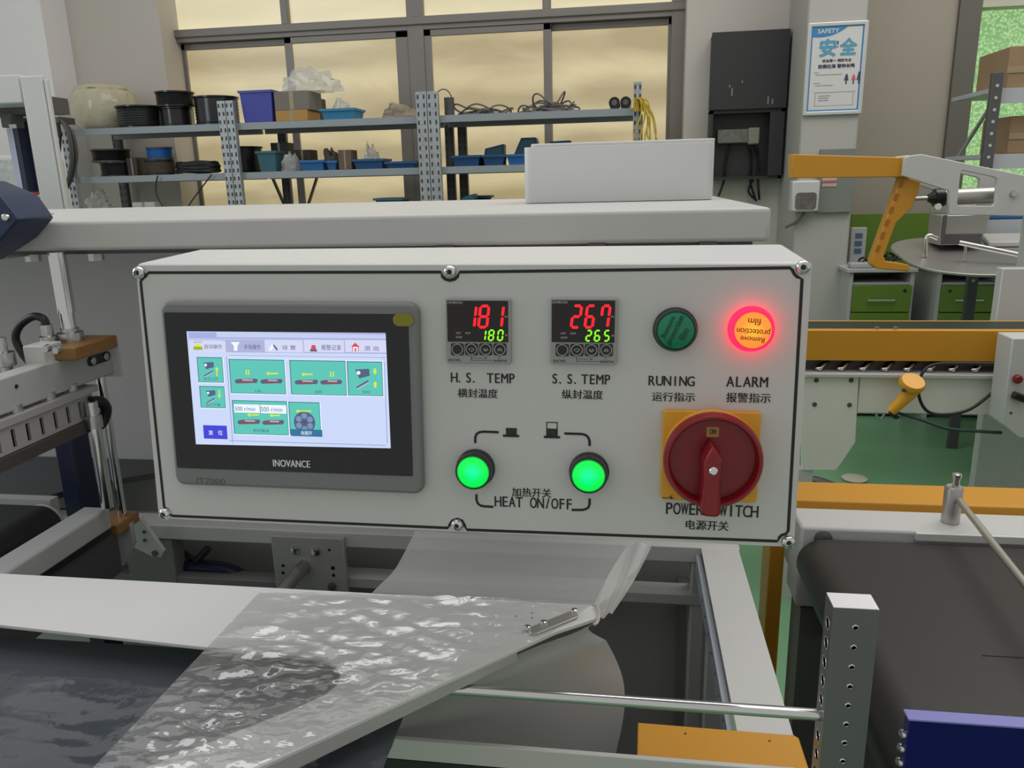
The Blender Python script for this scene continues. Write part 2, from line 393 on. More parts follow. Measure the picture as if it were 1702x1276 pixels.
stroke([(980, 828), (980, 837), (978, 843), (973, 846), (968, 847), (950, 847)], 0.0019, 'bracket_line')
g = PR(); INKG = mat('dark_green_ink', (0.012, 0.022, 0.018, 1), 0.5, var=0.0)
for x0, y0, x1, y1 in ((836, 722, 863, 726), (841, 711, 859, 723)): a = prect(x0, y0, x1, y1); g.rect(*a, w0, INKG)
g.build('pressed_button_pictogram', cb)
g = PR()
for x0, y0, x1, y1 in ((904, 724, 931, 728), (908, 712, 927, 725), (908, 701, 909.6, 713), (925.4, 701, 927, 713), (908, 701, 927, 702.5)): a = prect(x0, y0, x1, y1); g.rect(*a, w0, INKG)
g.build('raised_button_pictogram', cb)

# ---- touchscreen
HB = 0.0085
bz = [pp(x, y, HB) for x, y in ((263, 502), (694, 502), (705, 821), (293, 807))]
bx0, bx1 = (bz[0].x+bz[3].x)/2, (bz[1].x+bz[2].x)/2; by1, by0 = (bz[0].y+bz[1].y)/2, (bz[2].y+bz[3].y)/2
HMIG = mat('hmi_grey_plastic', (0.20, 0.203, 0.205, 1), 0.45, var=0.02)
gz = [pp(x, y, HB) for x, y in ((270, 517), (683, 524), (682, 790), (297, 778))]
gx0, gx1 = (gz[0].x+gz[3].x)/2, (gz[1].x+gz[2].x)/2; gy1, gy0 = (gz[0].y+gz[1].y)/2, (gz[2].y+gz[3].y)/2
hm = sheet('touchscreen', [rrect(bx0, bx1, by0, by1, 0.008)], HB, T((0, 0, 0)), HMIG, cb, bevel=0.003)
hm['label'] = 'grey framed touchscreen showing a pale blue menu of green tiles'
GLASS = mat('black_glass', (0.012, 0.014, 0.017, 1), 0.06, var=0.0)
sheet('glass', [rrect(gx0, gx1, gy0, gy1, 0.0015)], 0.0006, T((0, 0, HB-0.0002)), GLASS, hm)
wS = HB+0.0006
def c2(x, y): return 290+x/4.479, 530+y/4.479
def sp(x, y, w=wS): return pp(*c2(x, y), w)
def sr(x0, y0, x1, y1, w=wS):
    a = sp((x0), (y0+y1)/2, w).x; b = sp(x1, (y0+y1)/2, w).x; c = sp((x0+x1)/2, y1, w).y; d = sp((x0+x1)/2, y0, w).y
    return a, b, c, d
E_ = lambda n, r, g_, b, s=0.92: emis('screen_'+n, rgb(r, g_, b), s)
ebg = E_('pale', 196, 208, 240); ebar = E_('bar', 160, 168, 215); etab = E_('tab', 205, 208, 235); etabd = E_('tab_dark', 168, 172, 210)
egr = E_('green', 88, 190, 178); egd = E_('green_edge', 60, 110, 120); ewh = E_('white', 232, 238, 252); ebl = E_('blue', 60, 62, 205); ete = E_('teal', 44, 110, 150)
eye_ = E_('yellow', 205, 225, 60); ebr = E_('belt_brown', 120, 78, 88); egy = E_('machine_grey', 78, 92, 125); elg = E_('light_grey', 170, 180, 205); edk = E_('ink', 62, 84, 110); ered = E_('red', 205, 70, 80); eln = E_('line', 120, 135, 180)
p = PR(); p.poly([sp(90, 92), sp(160, 932), sp(1610, 962), sp(1572, 104)][::1], ebg)
p.poly([sp(100, 97, wS+1e-4), sp(105, 145, wS+1e-4), sp(1574, 158, wS+1e-4), sp(1572, 106, wS+1e-4)], ebar)
p.poly([sp(312, 97, wS+2e-4), sp(314, 136, wS+2e-4), sp(1574, 146, wS+2e-4), sp(1572, 118, wS+2e-4)], E_('bar_light', 190, 198, 232))
p.poly([sp(105, 150, wS+1e-4), sp(115, 245, wS+1e-4), sp(1578, 260, wS+1e-4), sp(1574, 160, wS+1e-4)], etabd)
def frame(p, x0, y0, x1, y1, t, m, w):
    p.rect(*sr(x0, y0, x1, y0+t, w), w, m); p.rect(*sr(x0, y1-t, x1, y1, w), w, m); p.rect(*sr(x0, y0, x0+t, y1, w), w, m); p.rect(*sr(x1-t, y0, x1, y1, w), w, m)
frame(p, 408, 278, 1575, 925, 4, eln, wS+1e-4); frame(p, 412, 282, 1571, 305, 3, ewh, wS+1.2e-4)
p.build('display', hm)
def arrow(p, x0, y0, x1, y1, w, m, t=5, h=14):
    a = Vector(sp(x0, y0, w)); b = Vector(sp(x1, y1, w)); d = (b-a).normalized(); nn = Vector((-d.y, d.x, 0)); k = (sp(100, 0, w)-sp(0, 0, w)).length/100
    q = b-d*h*1.5*k
    p.poly([a+nn*t*k, a-nn*t*k, q-nn*t*k, q+nn*t*k], m); p.poly([q+nn*h*k, q-nn*h*k, b], m)
def belt(p, x0, x1, yc, w):
    p.poly([sp(x0+16, yc+18, w), sp(x1-16, yc+14, w), sp(x1, yc-2, w), sp(x1-10, yc-18, w), sp(x0+30, yc-16, w), sp(x0, yc+2, w)][::1], ebr)
    p.rect(*sr(x0+60, yc-12, x1-40, yc-2, w+1e-4), w+1e-4, elg)
    for cx in (x0+20, x1-20):
        c = sp(cx, yc+1, w+1e-4); r = (sp(14, 0, w)-sp(0, 0, w)).length; p.poly([(c.x+r*math.cos(t), c.y+r*math.sin(t), w+1e-4) for t in [k*math.pi/6 for k in range(12)]], egy)
def tile(x0, y0, x1, y1, st, tb, name='screen_tile', base=egr):
    p = PR(); p.rect(*sr(x0, y0, x1, y1, wS+2e-4), wS+2e-4, ewh); p.rect(*sr(x0, y0, x1-6, y1-6, wS+3e-4), wS+3e-4, egd); p.rect(*sr(x0+6, y0+6, x1-10, y1-10, wS+4e-4), wS+4e-4, base)
    if st: p.text(st, sr(*tb, wS+5e-4), wS+5e-4, edk)
    return p
w5 = wS+5e-4
def press(p, x, y, k=1.0):
    p.poly([sp(x, y, w5), sp(x+22*k, y+50*k, w5), sp(x+80*k, y+34*k, w5), sp(x+76*k, y-4*k, w5)], egy)
    c = sp(x+18*k, y+18*k, w5+1e-4); r = (sp(10*k, 0)-sp(0, 0)).length; p.poly([(c.x+r*math.cos(t), c.y+r*math.sin(t), w5+1e-4) for t in [j*math.pi/5 for j in range(10)]], ewh)
    p.poly([sp(x+5*k, y+96*k, w5), sp(x+12*k, y+112*k, w5), sp(x+80*k, y+72*k, w5), sp(x+70*k, y+58*k, w5)], elg)
    p.poly([sp(x+5*k, y+96*k, w5+1e-4), sp(x+8*k, y+104*k, w5+1e-4), sp(x+76*k, y+66*k, w5+1e-4), sp(x+70*k, y+58*k, w5+1e-4)], egy)
p = tile(172, 284, 368, 478, '封刀上升', (218, 432, 325, 458)); press(p, 214, 324); arrow(p, 315, 425, 315, 355, w5, eye_); p.build('screen_tile', hm)
p = tile(190, 500, 384, 668, '封刀下降', (236, 626, 342, 652)); press(p, 234, 534, 0.9); arrow(p, 334, 530, 334, 590, w5, eye_); p.build('screen_tile', hm)
p = tile(412, 300, 830, 562, '入料', (592, 524, 646, 548))
belt(p, 445, 622, 462, w5); belt(p, 636, 806, 464, w5); arrow(p, 772, 406, 680, 406, w5, eye_)
for x in (530, 548): p.rect(*sr(x, 378, x+9, 416, w5), w5, eye_)
p.build('screen_tile', hm)
p = tile(862, 308, 1284, 572, '出料', (1048, 530, 1102, 554))
belt(p, 892, 1070, 470, w5); belt(p, 1082, 1250, 470, w5); arrow(p, 1030, 412, 944, 412, w5, eye_)
for x in (1158, 1178): p.rect(*sr(x, 392, x+9, 430, w5), w5, eye_)
p.build('screen_tile', hm)
p = tile(1288, 316, 1556, 578, '封切', (1400, 532, 1458, 556)); press(p, 1346, 376, 1.35); arrow(p, 1492, 368, 1492, 415, w5, eye_, 8, 16); arrow(p, 1494, 512, 1494, 462, w5, eye_, 8, 16); p.build('screen_tile', hm)
p = tile(436, 608, 850, 866, '前后输送', (586, 818, 704, 842)); p.rect(*sr(444, 638, 832, 700, w5), w5, ewh)
p.text('500 r/min', sr(450, 652, 600, 684, w5+1e-4), w5+1e-4, edk); p.text('500 r/min', sr(644, 656, 802, 690, w5+1e-4), w5+1e-4, edk); p.rect(*sr(635, 640, 640, 698, w5+1e-4), w5+1e-4, edk)
belt(p, 466, 640, 766, w5); belt(p, 650, 818, 770, w5); arrow(p, 628, 714, 540, 714, w5, eye_); arrow(p, 785, 718, 708, 718, w5, eye_); p.build('screen_tile', hm)
p = tile(854, 618, 1092, 868, None, None)
c = sp(968, 770, w5); r = (sp(78, 0)-sp(0, 0)).length
p.poly([(c.x+r*math.cos(t), c.y+r*math.sin(t), w5) for t in [j*math.pi/16 for j in range(32)]], egy)
for j in range(6):
    t = j*math.pi/3+0.5; q = r*0.27; p.poly([(c.x+r*0.6*math.cos(t)+q*math.cos(s), c.y+r*0.6*math.sin(t)+q*math.sin(s), w5+1e-4) for s in [i*math.pi/6 for i in range(12)]], E_('reel_hole', 120, 140, 175))
p.poly([(c.x+r*0.2*math.cos(s), c.y+r*0.2*math.sin(s), w5+1e-4) for s in [i*math.pi/6 for i in range(12)]], edk)
arrow(p, 1016, 686, 902, 686, w5, eye_); p.rect(*sr(866, 822, 1100, 874, w5+2e-4), w5+2e-4, ete); p.text('收膜开', sr(942, 834, 1024, 864, w5+3e-4), w5+3e-4, ewh); p.build('screen_tile', hm)
p = PR(); p.rect(*sr(216, 792, 392, 892, wS+2e-4), wS+2e-4, ebl); p.text('复', sr(254, 828, 288, 862, w5), w5, ewh); p.text('位', sr(324, 828, 358, 864, w5), w5, ewh); p.build('screen_tile', hm)
for x0, x1, st, tb, k in ((112, 380, '自动操作', (224, 188, 352, 222), etab), (388, 664, '手动操作', (518, 190, 640, 226), etabd), (672, 956, '设 置', (800, 196, 902, 228), etab), (964, 1262, '报警记录', (1092, 192, 1240, 232), etab), (1270, 1576, '退 出', (1414, 200, 1520, 236), etab)):
    p = PR(); p.rect(*sr(x0, 158, x1, 248, wS+2e-4), wS+2e-4, k); p.text(st, sr(*tb, w5), w5, edk)
    xi = x0+(30 if x0 < 900 else 45)
    if '自' in st: p.rect(*sr(xi, 205, xi+66, 230, w5), w5, E_('olive', 150, 170, 60)); p.rect(*sr(xi+14, 185, xi+52, 206, w5), w5, eye_); p.text('AUTO', sr(xi, 166, xi+60, 178, w5), w5, edk)
    elif '手' in st: p.poly([sp(xi, 172, w5), sp(xi+24, 200, w5), sp(xi+24, 236, w5), sp(xi+50, 236, w5), sp(xi+50, 200, w5), sp(xi+68, 172, w5)], ewh)
    elif '设' in st: p.poly([sp(xi, 230, w5), sp(xi+20, 236, w5), sp(xi+40, 196, w5), sp(xi+20, 190, w5)], ewh); p.poly([sp(xi+30, 196, w5+1e-4), sp(xi+60, 236, w5+1e-4), sp(xi+68, 226, w5+1e-4), sp(xi+40, 190, w5+1e-4)], egy)
    elif '报' in st: p.rect(*sr(xi, 226, xi+52, 242, w5), w5, egy); p.poly([sp(xi+6, 226, w5), sp(xi+46, 228, w5), sp(xi+40, 194, w5), sp(xi+12, 194, w5)], ered)
    else: p.poly([sp(xi, 206, w5), sp(xi+64, 208, w5), sp(xi+30, 176, w5)], ered); p.rect(*sr(xi+10, 208, xi+56, 242, w5), w5, ewh); p.rect(*sr(xi+26, 216, xi+38, 242, w5+1e-4), w5+1e-4, ered); p.rect(*sr(xi+8, 206, xi+14, 242, w5+1e-4), w5+1e-4, ered); p.rect(*sr(xi+50, 206, xi+56, 242, w5+1e-4), w5+1e-4, ered)
    p.build('screen_tab', hm)
LOGOW = mat('white_print', (0.75, 0.77, 0.8, 1), 0.5, var=0)
text('maker_lettering', 'INOVANCE', prect(454, 764.5, 515, 776, wS), T((0, 0, wS)), LOGOW, hm, weight=0.0002)
EMB = mat('embossed_grey', (0.09, 0.092, 0.094, 1), 0.5, var=0)
text('model_lettering', 'IT7000', prect(327, 795, 374, 804, HB+0.0002), T((0, 0, HB+0.0002)), EMB, hm)
STK = mat('olive_sticker', (0.24, 0.23, 0.01, 1), 0.45, var=0.03)
sx0, sx1, sy0, sy1 = prect(653, 521, 688, 542, wS)
sheet('round_sticker', [rrect(sx0, sx1, sy0, sy1, (sy1-sy0)*0.49)], 0.0003, T((0, 0, wS)), STK, hm)

# ---- temperature controllers
CTRLG = mat('controller_grey', (0.33, 0.33, 0.325, 1), 0.45, var=0.02)
REDL = emis('red_led', (1.0, 0.008, 0.02, 1), 1.1); GRNL = emis('green_led', (0.28, 1.0, 0.01, 1), 0.95); DIMW = mat('dim_white_print', (0.45, 0.45, 0.45, 1), 0.5, var=0)
LCD = mat('display_black', (0.010, 0.008, 0.008, 1), 0.22, var=0)
SEG = {'0': 'abcdef', '1': 'bc', '2': 'abged', '5': 'afgcd', '6': 'afgedc', '7': 'fabc', '8': 'abcdefg'}
def digit(mb, ch, x0, x1, y0, y1, w, th, slant=0.12):
    ym = (y0+y1)/2; g_ = th*0.16; h = th/2
    def seg(a, b):
        a = Vector(a); b = Vector(b); d = (b-a).normalized(); nn = Vector((-d.y, d.x)); a = a+d*g_; b = b-d*g_
        pts = [a, a+d*h*0.8+nn*h, b-d*h*0.8+nn*h, b, b-d*h*0.8-nn*h, a+d*h*0.8-nn*h]
        P = [Vector((q.x+(q.y-y0)*slant, q.y, w)) for q in pts]
        mb.add(P+[q+Vector((0, 0, 0.0002)) for q in P], [range(6), range(6, 12)]+[(i, (i+1) % 6, 6+(i+1) % 6, 6+i) for i in range(6)])
    L, R_, B, T_ = x0+h, x1-h, y0+h, y1-h
    S = {'a': ((L, T_), (R_, T_)), 'b': ((R_, T_), (R_, ym)), 'c': ((R_, ym), (R_, B)), 'd': ((L, B), (R_, B)), 'e': ((L, ym), (L, B)), 'f': ((L, T_), (L, ym)), 'g': ((L, ym), (R_, ym))}
    for k in SEG[ch]: seg(*S[k])
def controller(cr, pv_, sv_, label):
    # cr maps crop pixels (700..1060 x 470..680, scale 4.728) to the panel
    wB = 0.0045
    def k(x, y): return 700+x/4.728, 470+y/4.728
    def kr(x0, y0, x1, y1, w): return prect(*k(x0, y0), *k(x1, y1), w)
    x0, y0, x1, y1 = cr; ow = x1-x0; oh = y1-y0
    def n(u, v): return x0+u*ow, y0+v*oh
    def nr(u0, v0, u1, v1, w): return kr(*n(u0, v0), *n(u1, v1), w)
    a = nr(0, 0, 1, 1, wB)
    body = sheet('temperature_controller', [rrect(*a, 0.0012)], wB, T((0, 0, 0)), CTRLG, cb, bevel=0.0006); body['label'] = label
    a = nr(0.02, 0.03, 0.96, 0.668, wB); w = wB+0.0002
    sheet('display_window', [rrect(*a, 0.0005)], 0.0003, T((0, 0, wB-0.0001)), LCD, body)
    mb = MB()
    for ch, u0, u1 in pv_:
        q = nr(u0, 0.09, u1, 0.46, w); digit(mb, ch, q[0], q[1], q[2], q[3], w, 0.0021)
    mb.build('red_digits', REDL, body)
    mb = MB()
    for ch, u0, u1 in sv_:
        q = nr(u0, 0.475, u1, 0.655, w); digit(mb, ch, q[0], q[1], q[2], q[3], w, 0.00125)
    mb.build('green_digits', GRNL, body)
    for st, u0, v0, u1, v1, m in (('OMRON', 0.025, 0.04, 0.25, 0.078, DIMW), ('OUT', 0.155, 0.515, 0.23, 0.545, DIMW), ('ALM', 0.295, 0.515, 0.375, 0.545, DIMW), ('STOP', 0.155, 0.58, 0.25, 0.612, DIMW), ('PV', 0.905, 0.265, 0.955, 0.295, DIMW), ('SV', 0.91, 0.55, 0.955, 0.58, DIMW)):
        text('lettering', st, nr(u0, v0, u1, v1, w+1e-4), T((0, 0, w+1.5e-4)), m, body, weight=0.00006)
    for st, u0, v0, u1, v1 in (('E5CWL', 0.045, 0.93, 0.23, 0.965), ('AT', 0.585, 0.905, 0.63, 0.935), ('RUN/STOP', 0.74, 0.945, 0.94, 0.975)):
        text('lettering', st, nr(u0, v0, u1, v1, wB), T((0, 0, wB+1.5e-4)), INK, body, weight=0.00005)
    g = PR()
    for u0, v0, u1, v1 in ((0.385, 0.875, 0.392, 0.955), (0.385, 0.915, 0.56, 0.921), (0.385, 0.95, 0.72, 0.956), (0.815, 0.88, 0.822, 0.935)): g.rect(*nr(u0, v0, u1, v1, wB), wB+1e-4, INK)
    g.build('printed_lines', body)
    for i, u in enumerate((0.08, 0.297, 0.515, 0.735)):
        q = nr(u, 0.69, u+0.195, 0.872, wB)
        b = sheet('key', [rrect(*q, 0.0012)], 0.0009, T((0, 0, wB-0.0001)), BLACK, body, bevel=0.0002)
        cx, cy = (q[0]+q[1])/2, (q[2]+q[3])/2; r = (q[1]-q[0])*0.44; wk = wB+0.0009
        g = PR(); nn = 24
        for j in range(nn):
            t0, t1 = j*2*math.pi/nn, (j+1)*2*math.pi/nn
            g.poly([(cx+rr*math.cos(t), cy+rr*math.sin(t), wk) for rr, t in ((r, t0), (r, t1), (r*0.88, t1), (r*0.88, t0))], DIMW)
        s = r*0.42
        if i == 1:
            for j in range(10):
                t0, t1 = D2R(-60+30*j), D2R(-30+30*j)
                g.poly([(cx+rr*math.cos(t)*1.2, cy+rr*math.sin(t)*0.65, wk) for rr, t in ((s, t0), (s, t1), (s*0.75, t1), (s*0.75, t0))], DIMW)
            g.poly([(cx-s*0.1, cy-s*0.3, wk), (cx-s*0.1, cy-s*1.1, wk), (cx+s*0.6, cy-s*0.7, wk)], DIMW)
        if i in (2, 3):
            sg = -1 if i == 2 else 1
            for dy in (0.25, -0.35):
                for sd in (-1, 1):
                    g.poly([(cx, cy+(dy+0.3*sg)*s, wk), (cx+sd*s, cy+(dy-0.3*sg)*s, wk), (cx+sd*s, cy+(dy-0.3*sg-0.28)*s, wk), (cx, cy+(dy+0.3*sg-0.28)*s, wk)], DIMW)
        g.build('key_mark', b) if False else g.build('key_mark', body)
controller((195, 125, 705, 632), [('1', 0.30, 0.45), ('8', 0.475, 0.645), ('1', 0.735, 0.87)], [('1', 0.515, 0.61), ('8', 0.64, 0.735), ('0', 0.78, 0.875)], 'temperature controller reading 181 over 180')
controller((1016, 122, 1543, 640), [('2', 0.285, 0.445), ('6', 0.49, 0.645), ('7', 0.72, 0.87)], [('2', 0.515, 0.605), ('6', 0.64, 0.735), ('5', 0.785, 0.875)], 'temperature controller reading 267 over 265')

# ---- push buttons and pilot lamps
BTNK = mat('button_bezel', (0.018, 0.024, 0.022, 1), 0.25, var=0.02)
def lampmat(name, cin, cout, strength, r):
    m = bpy.data.materials.new(name); m.use_nodes = True; nt = m.node_tree; b = nt.nodes['Principled BSDF']
    tc = nt.nodes.new('ShaderNodeTexCoord'); ln = nt.nodes.new('ShaderNodeVectorMath'); ln.operation = 'LENGTH'
    nt.links.new(tc.outputs['Object'], ln.inputs[0])
    rp = nt.nodes.new('ShaderNodeValToRGB'); rp.color_ramp.elements[0].color = cin; rp.color_ramp.elements[1].color = cout
    dv = nt.nodes.new('ShaderNodeMath'); dv.operation = 'DIVIDE'; dv.inputs[1].default_value = r; nt.links.new(ln.outputs['Value'], dv.inputs[0]); nt.links.new(dv.outputs[0], rp.inputs[0])
    rp.color_ramp.elements[1].position = 0.75
    nt.links.new(rp.outputs[0], b.inputs['Emission Color']); b.inputs['Emission Strength'].default_value = strength
    b.inputs['Base Color'].default_value = (cout[0]*0.3, cout[1]*0.3, cout[2]*0.3, 1); b.inputs['Roughness'].default_value = 0.25
    return m
GLOW = lampmat('lit_green_lens', (0.0, 0.86, 0.42, 1), (0.0, 0.80, 0.07, 1), 1.05, 0.0125)
GRIM = emis('green_lens_rim', (0.0, 0.42, 0.04, 1), 0.8)
REDG = lampmat('lit_amber_lens', (1.0, 0.50, 0.03, 1), (1.0, 0.26, 0.03, 1), 1.1, 0.0125)
REDR = emis('lit_red_ring', (1.0, 0.004, 0.03, 1), 4.0)
GOFF = mat('unlit_green_lens', (0.006, 0.23, 0.115, 1), 0.25, var=0.05)
def centred(name, mb, c, m, parent, smooth=45):
    """a mesh whose own origin is its centre on the panel"""
    me = bpy.data.meshes.new(name); me.from_pydata([tuple(v-c) for v in mb.v], [], mb.f)
    bm = bmesh.new(); bm.from_mesh(me); bmesh.ops.recalc_face_normals(bm, faces=bm.faces); bm.to_mesh(me); bm.free()
    me.materials.append(m); me.shade_smooth(); me.set_sharp_from_angle(angle=D2R(smooth))
    o = bpy.data.objects.new(name, me); C.objects.link(o); o.parent = parent; o.location = c; INV[o] = Matrix.Translation(-c)
    return o
def button(x, y, wf, R, r, bez, lens, rim, name, label, film=None):
    c = pp(x, y, wf); o = Vector((c.x, c.y, 0))
    b = MB().lathe([(R*1.04, 0), (R*1.04, 0.0022), (R*0.97, 0.003), (R*0.97, wf-0.002), (R*0.93, wf-0.0005), (R*0.86, wf), (r*1.02, wf-0.0008), (r*1.02, wf-0.002)], o, (0, 0, 1), 40).build(name, bez, cb, smooth=40)
    b['label'] = label
    q = MB().lathe([(r, 0), (r, 0.0005), (r*0.94, 0.0012), (0.0001, 0.0018)], Vector((c.x, c.y, wf-0.0012)), (0, 0, 1), 40)
    ln = centred('lens', q, Vector((c.x, c.y, wf-0.0012)), lens, cb)
    ln.parent = b; ln.location = Vector((c.x, c.y, wf-0.0012))
    if rim: 
        MB().lathe([(r*1.10, wf-0.0010), (r*1.10, wf-0.0004), (r*0.98, wf-0.0001), (r*0.98, wf-0.0008)], o, (0, 0, 1), 40).build('lens_rim', rim, b, smooth=40)
    return b, c
k_ = 0.0105/22.0
for x, y, lb in ((786, 785, 'lit green push button on the left of the heat switch pair'), (978, 791, 'lit green push button on the right of the heat switch pair')):
    button(x, y, 0.013, 0.0152, 0.0125, BTNK, GLOW, GRIM, 'push_button', lb)
FINK = mat('film_print_dark', (0.004, 0.05, 0.03, 1), 0.5, var=0); FINR = mat('film_print_brown', (0.16, 0.025, 0.004, 1), 0.6, var=0)
b, c = button(1123.5, 549.5, 0.010, 0.0160, 0.0138, BTNK, GOFF, None, 'pilot_lamp', 'unlit green pilot lamp')
def ringtext(b, c, w, m, ang, kx):
    R = Matrix.Rotation(ang, 3, 'Z')
    for st, dx, dy, wd, h in (('Remove', 0, 0.0066, 0.0172, 0.0040), ('protection', 0, 0.0002, 0.0236, 0.0056), ('film', 0, -0.0064, 0.0092, 0.0048)):
        q = R @ Vector((dx, dy, 0)); text('film_lettering', st, (c.x+q.x-wd/2, c.x+q.x+wd/2, c.y+q.y-h/2, c.y+q.y+h/2), T((0, 0, w)), m, b, rot=ang, weight=0.00008)
ringtext(b, c, 0.0110, FINK, D2R(66), 1)
b, c = button(1252, 549, 0.011, 0.0163, 0.0132, REDR, REDG, None, 'pilot_lamp', 'lit red and amber alarm pilot lamp')
ringtext(b, c, 0.0120, FINR, D2R(176), 1)

# ---- rotary power switch
a = prect(1100, 684, 1262, 833, 0.006)
sw = sheet('power_switch', [rrect(*a, 0.003)], 0.006, T((0, 0, 0)), YELLOW, cb, bevel=0.0008); sw['label'] = 'red rotary power switch on yellow square plate turned to ON'
kc = pp(1186, 768, 0.022); ko = Vector((kc.x, kc.y, 0)); KR = 0.0368
MB().lathe([(KR*0.98, 0.0055), (KR*0.98, 0.009), (KR*0.95, 0.010), (KR*0.1, 0.0101)], ko+Vector((0, 0.001, 0)), (0, 0, 1), 56).build('yellow_collar', YELLOW, sw, smooth=40)
MB().lathe([(KR*0.92, 0.010), (KR*0.99, 0.0125), (KR, 0.017), (KR*0.985, 0.0205), (KR*0.95, 0.0225), (KR*0.90, 0.0226), (KR*0.87, 0.0212), (KR*0.85, 0.0125), (KR*0.5, 0.0115), (0.0005, 0.0115)], ko, (0, 0, 1), 64).build('rotary_knob', RED, sw, smooth=40)
hx = lambda x, y, w: pp(x, y, w)
wt = 0.034
def hand(w, s=1.0):
    pts = [(1185, 741), (1202, 766), (1198, 800), (1198, 855), (1193, 861), (1172, 859), (1165, 853), (1170, 800), (1170, 768)]
    return [hx(x, y, w) for x, y in pts]
top = hand(wt); bot = []
for q in top: bot.append(Vector((kc.x+(q.x-kc.x)*1.12, q.y*1.0+0.001, 0.0115)))
m_ = len(top)
hd = MB().add(top+bot, [list(range(m_)), list(range(m_, 2*m_))]+[(i, (i+1) % m_, m_+(i+1) % m_, m_+i) for i in range(m_)]).build('handle', RED, sw, bevel=0.0022, seg=3)
c = pp(1186, 783, wt)
MB().lathe([(0.0032, 0), (0.0032, 0.0004), (0.0024, 0.0012), (0.0001, 0.0014)], (c.x, c.y, wt), (0, 0, 1), 18).build('screw', CHROME, sw, smooth=40)
a = prect(1174, 709, 1195, 726, 0.0117); TAGM = mat('tan_tag', (0.40, 0.22, 0.06, 1), 0.5, var=0)
sheet('on_tag', [rrect(*a, 0.001)], 0.0006, T((0, 0, 0.0116)), TAGM, sw)
text('lettering', 'ON', prect(1180, 713, 1190, 721.5, 0.0124), T((0, 0, 0.0124)), INK, sw, weight=0.0001)
g = PR(); 
for pts in (((1101, 826), (1110, 827), (1110, 828.2), (1101, 827.4)), ((1110, 827), (1117, 822.5), (1117.5, 823.5), (1110.5, 828.2)), ((1113, 827.5), (1116, 825.5), (1118, 827.5), (1116, 829.5)), ((1116, 826.9), (1121, 827.1), (1121, 828.1), (1116, 828))): g.poly([Vector((*pp(x, y, 0.0063)[:2], 0.0063)) for x, y in pts][::-1], INK)
g.build('contact_symbol', sw)
text('lettering', '?', prect(1247, 823, 1254, 833, 0.0063), T((0, 0, 0.0063)), INK, sw, rot=math.pi) if False else None

# ============================================================ room
YW, YWIN = 5.62, 5.87            # wall face, window plane
YS0, YS1 = 5.00, 5.50            # shelf rack front / back
o = MB().box(-6, 7, -2.0, 9, -0.1, 0).build('floor', FLOORM); setp(o, kind='structure')
wxL = W(268, 60, YW).x; wxR = W(1141, 60, YW).x; sillz = W(700, 420, YW).z; headz = 4.9  # window runs on unseen above the view, heightened for reflections in the film
gxL = W(1606, 150, YW).x; gzT = W(1660, 6, YW).z; gxR = gxL+1.5
pierx = W(1338, 100, 5.05).x
wb = struct_root('wall_back', (0, YW, 0))
MB().box(-6, wxL, YW, YW+0.35, 0, 5.3).build('wall_section', WALLM, wb)
MB().box(wxL, wxR, YW, YW+0.35, 0, sillz).build('wall_section', WALLM, wb)
MB().box(wxL, wxR, YW, YW+0.35, headz, 5.3).build('wall_section', WALLM, wb)
MB().box(wxR, pierx+0.3, YW, YW+0.35, 0, 5.3).build('wall_section', WALLM, wb)
MB().box(pierx+0.3, gxL, YW, YW+0.35, 0, 5.3).build('wall_section', WALLB, wb)
MB().box(gxL, gxR, YW, YW+0.35, gzT, 5.3).build('wall_section', WALLB, wb)
MB().box(gxR, 7, YW, YW+0.35, 0, 5.3).build('wall_section', WALLB, wb)
MB().box(gxL, gxR, YW, YW+0.35, 0, 0.6).build('wall_section', WALLB, wb)
# pier carrying the poster
YP = 5.05
px0 = W(1338, 100, YP).x; px1 = W(1436, 100, YP).x
o = MB().box(px0, px1, YP, YW, 0, 5.3).build('wall_pier', mat('pier_paint', (0.43, 0.42, 0.385, 1), 0.7, var=0.03, vscale=2), bevel=0.01); setp(o, kind='structure')
# left pier
xl = W(116, 60, YW).x
o = MB().box(xl-1.6, xl, YW-0.26, YW, 0, 5.3).build('wall_left', PIER); setp(o, kind='structure')
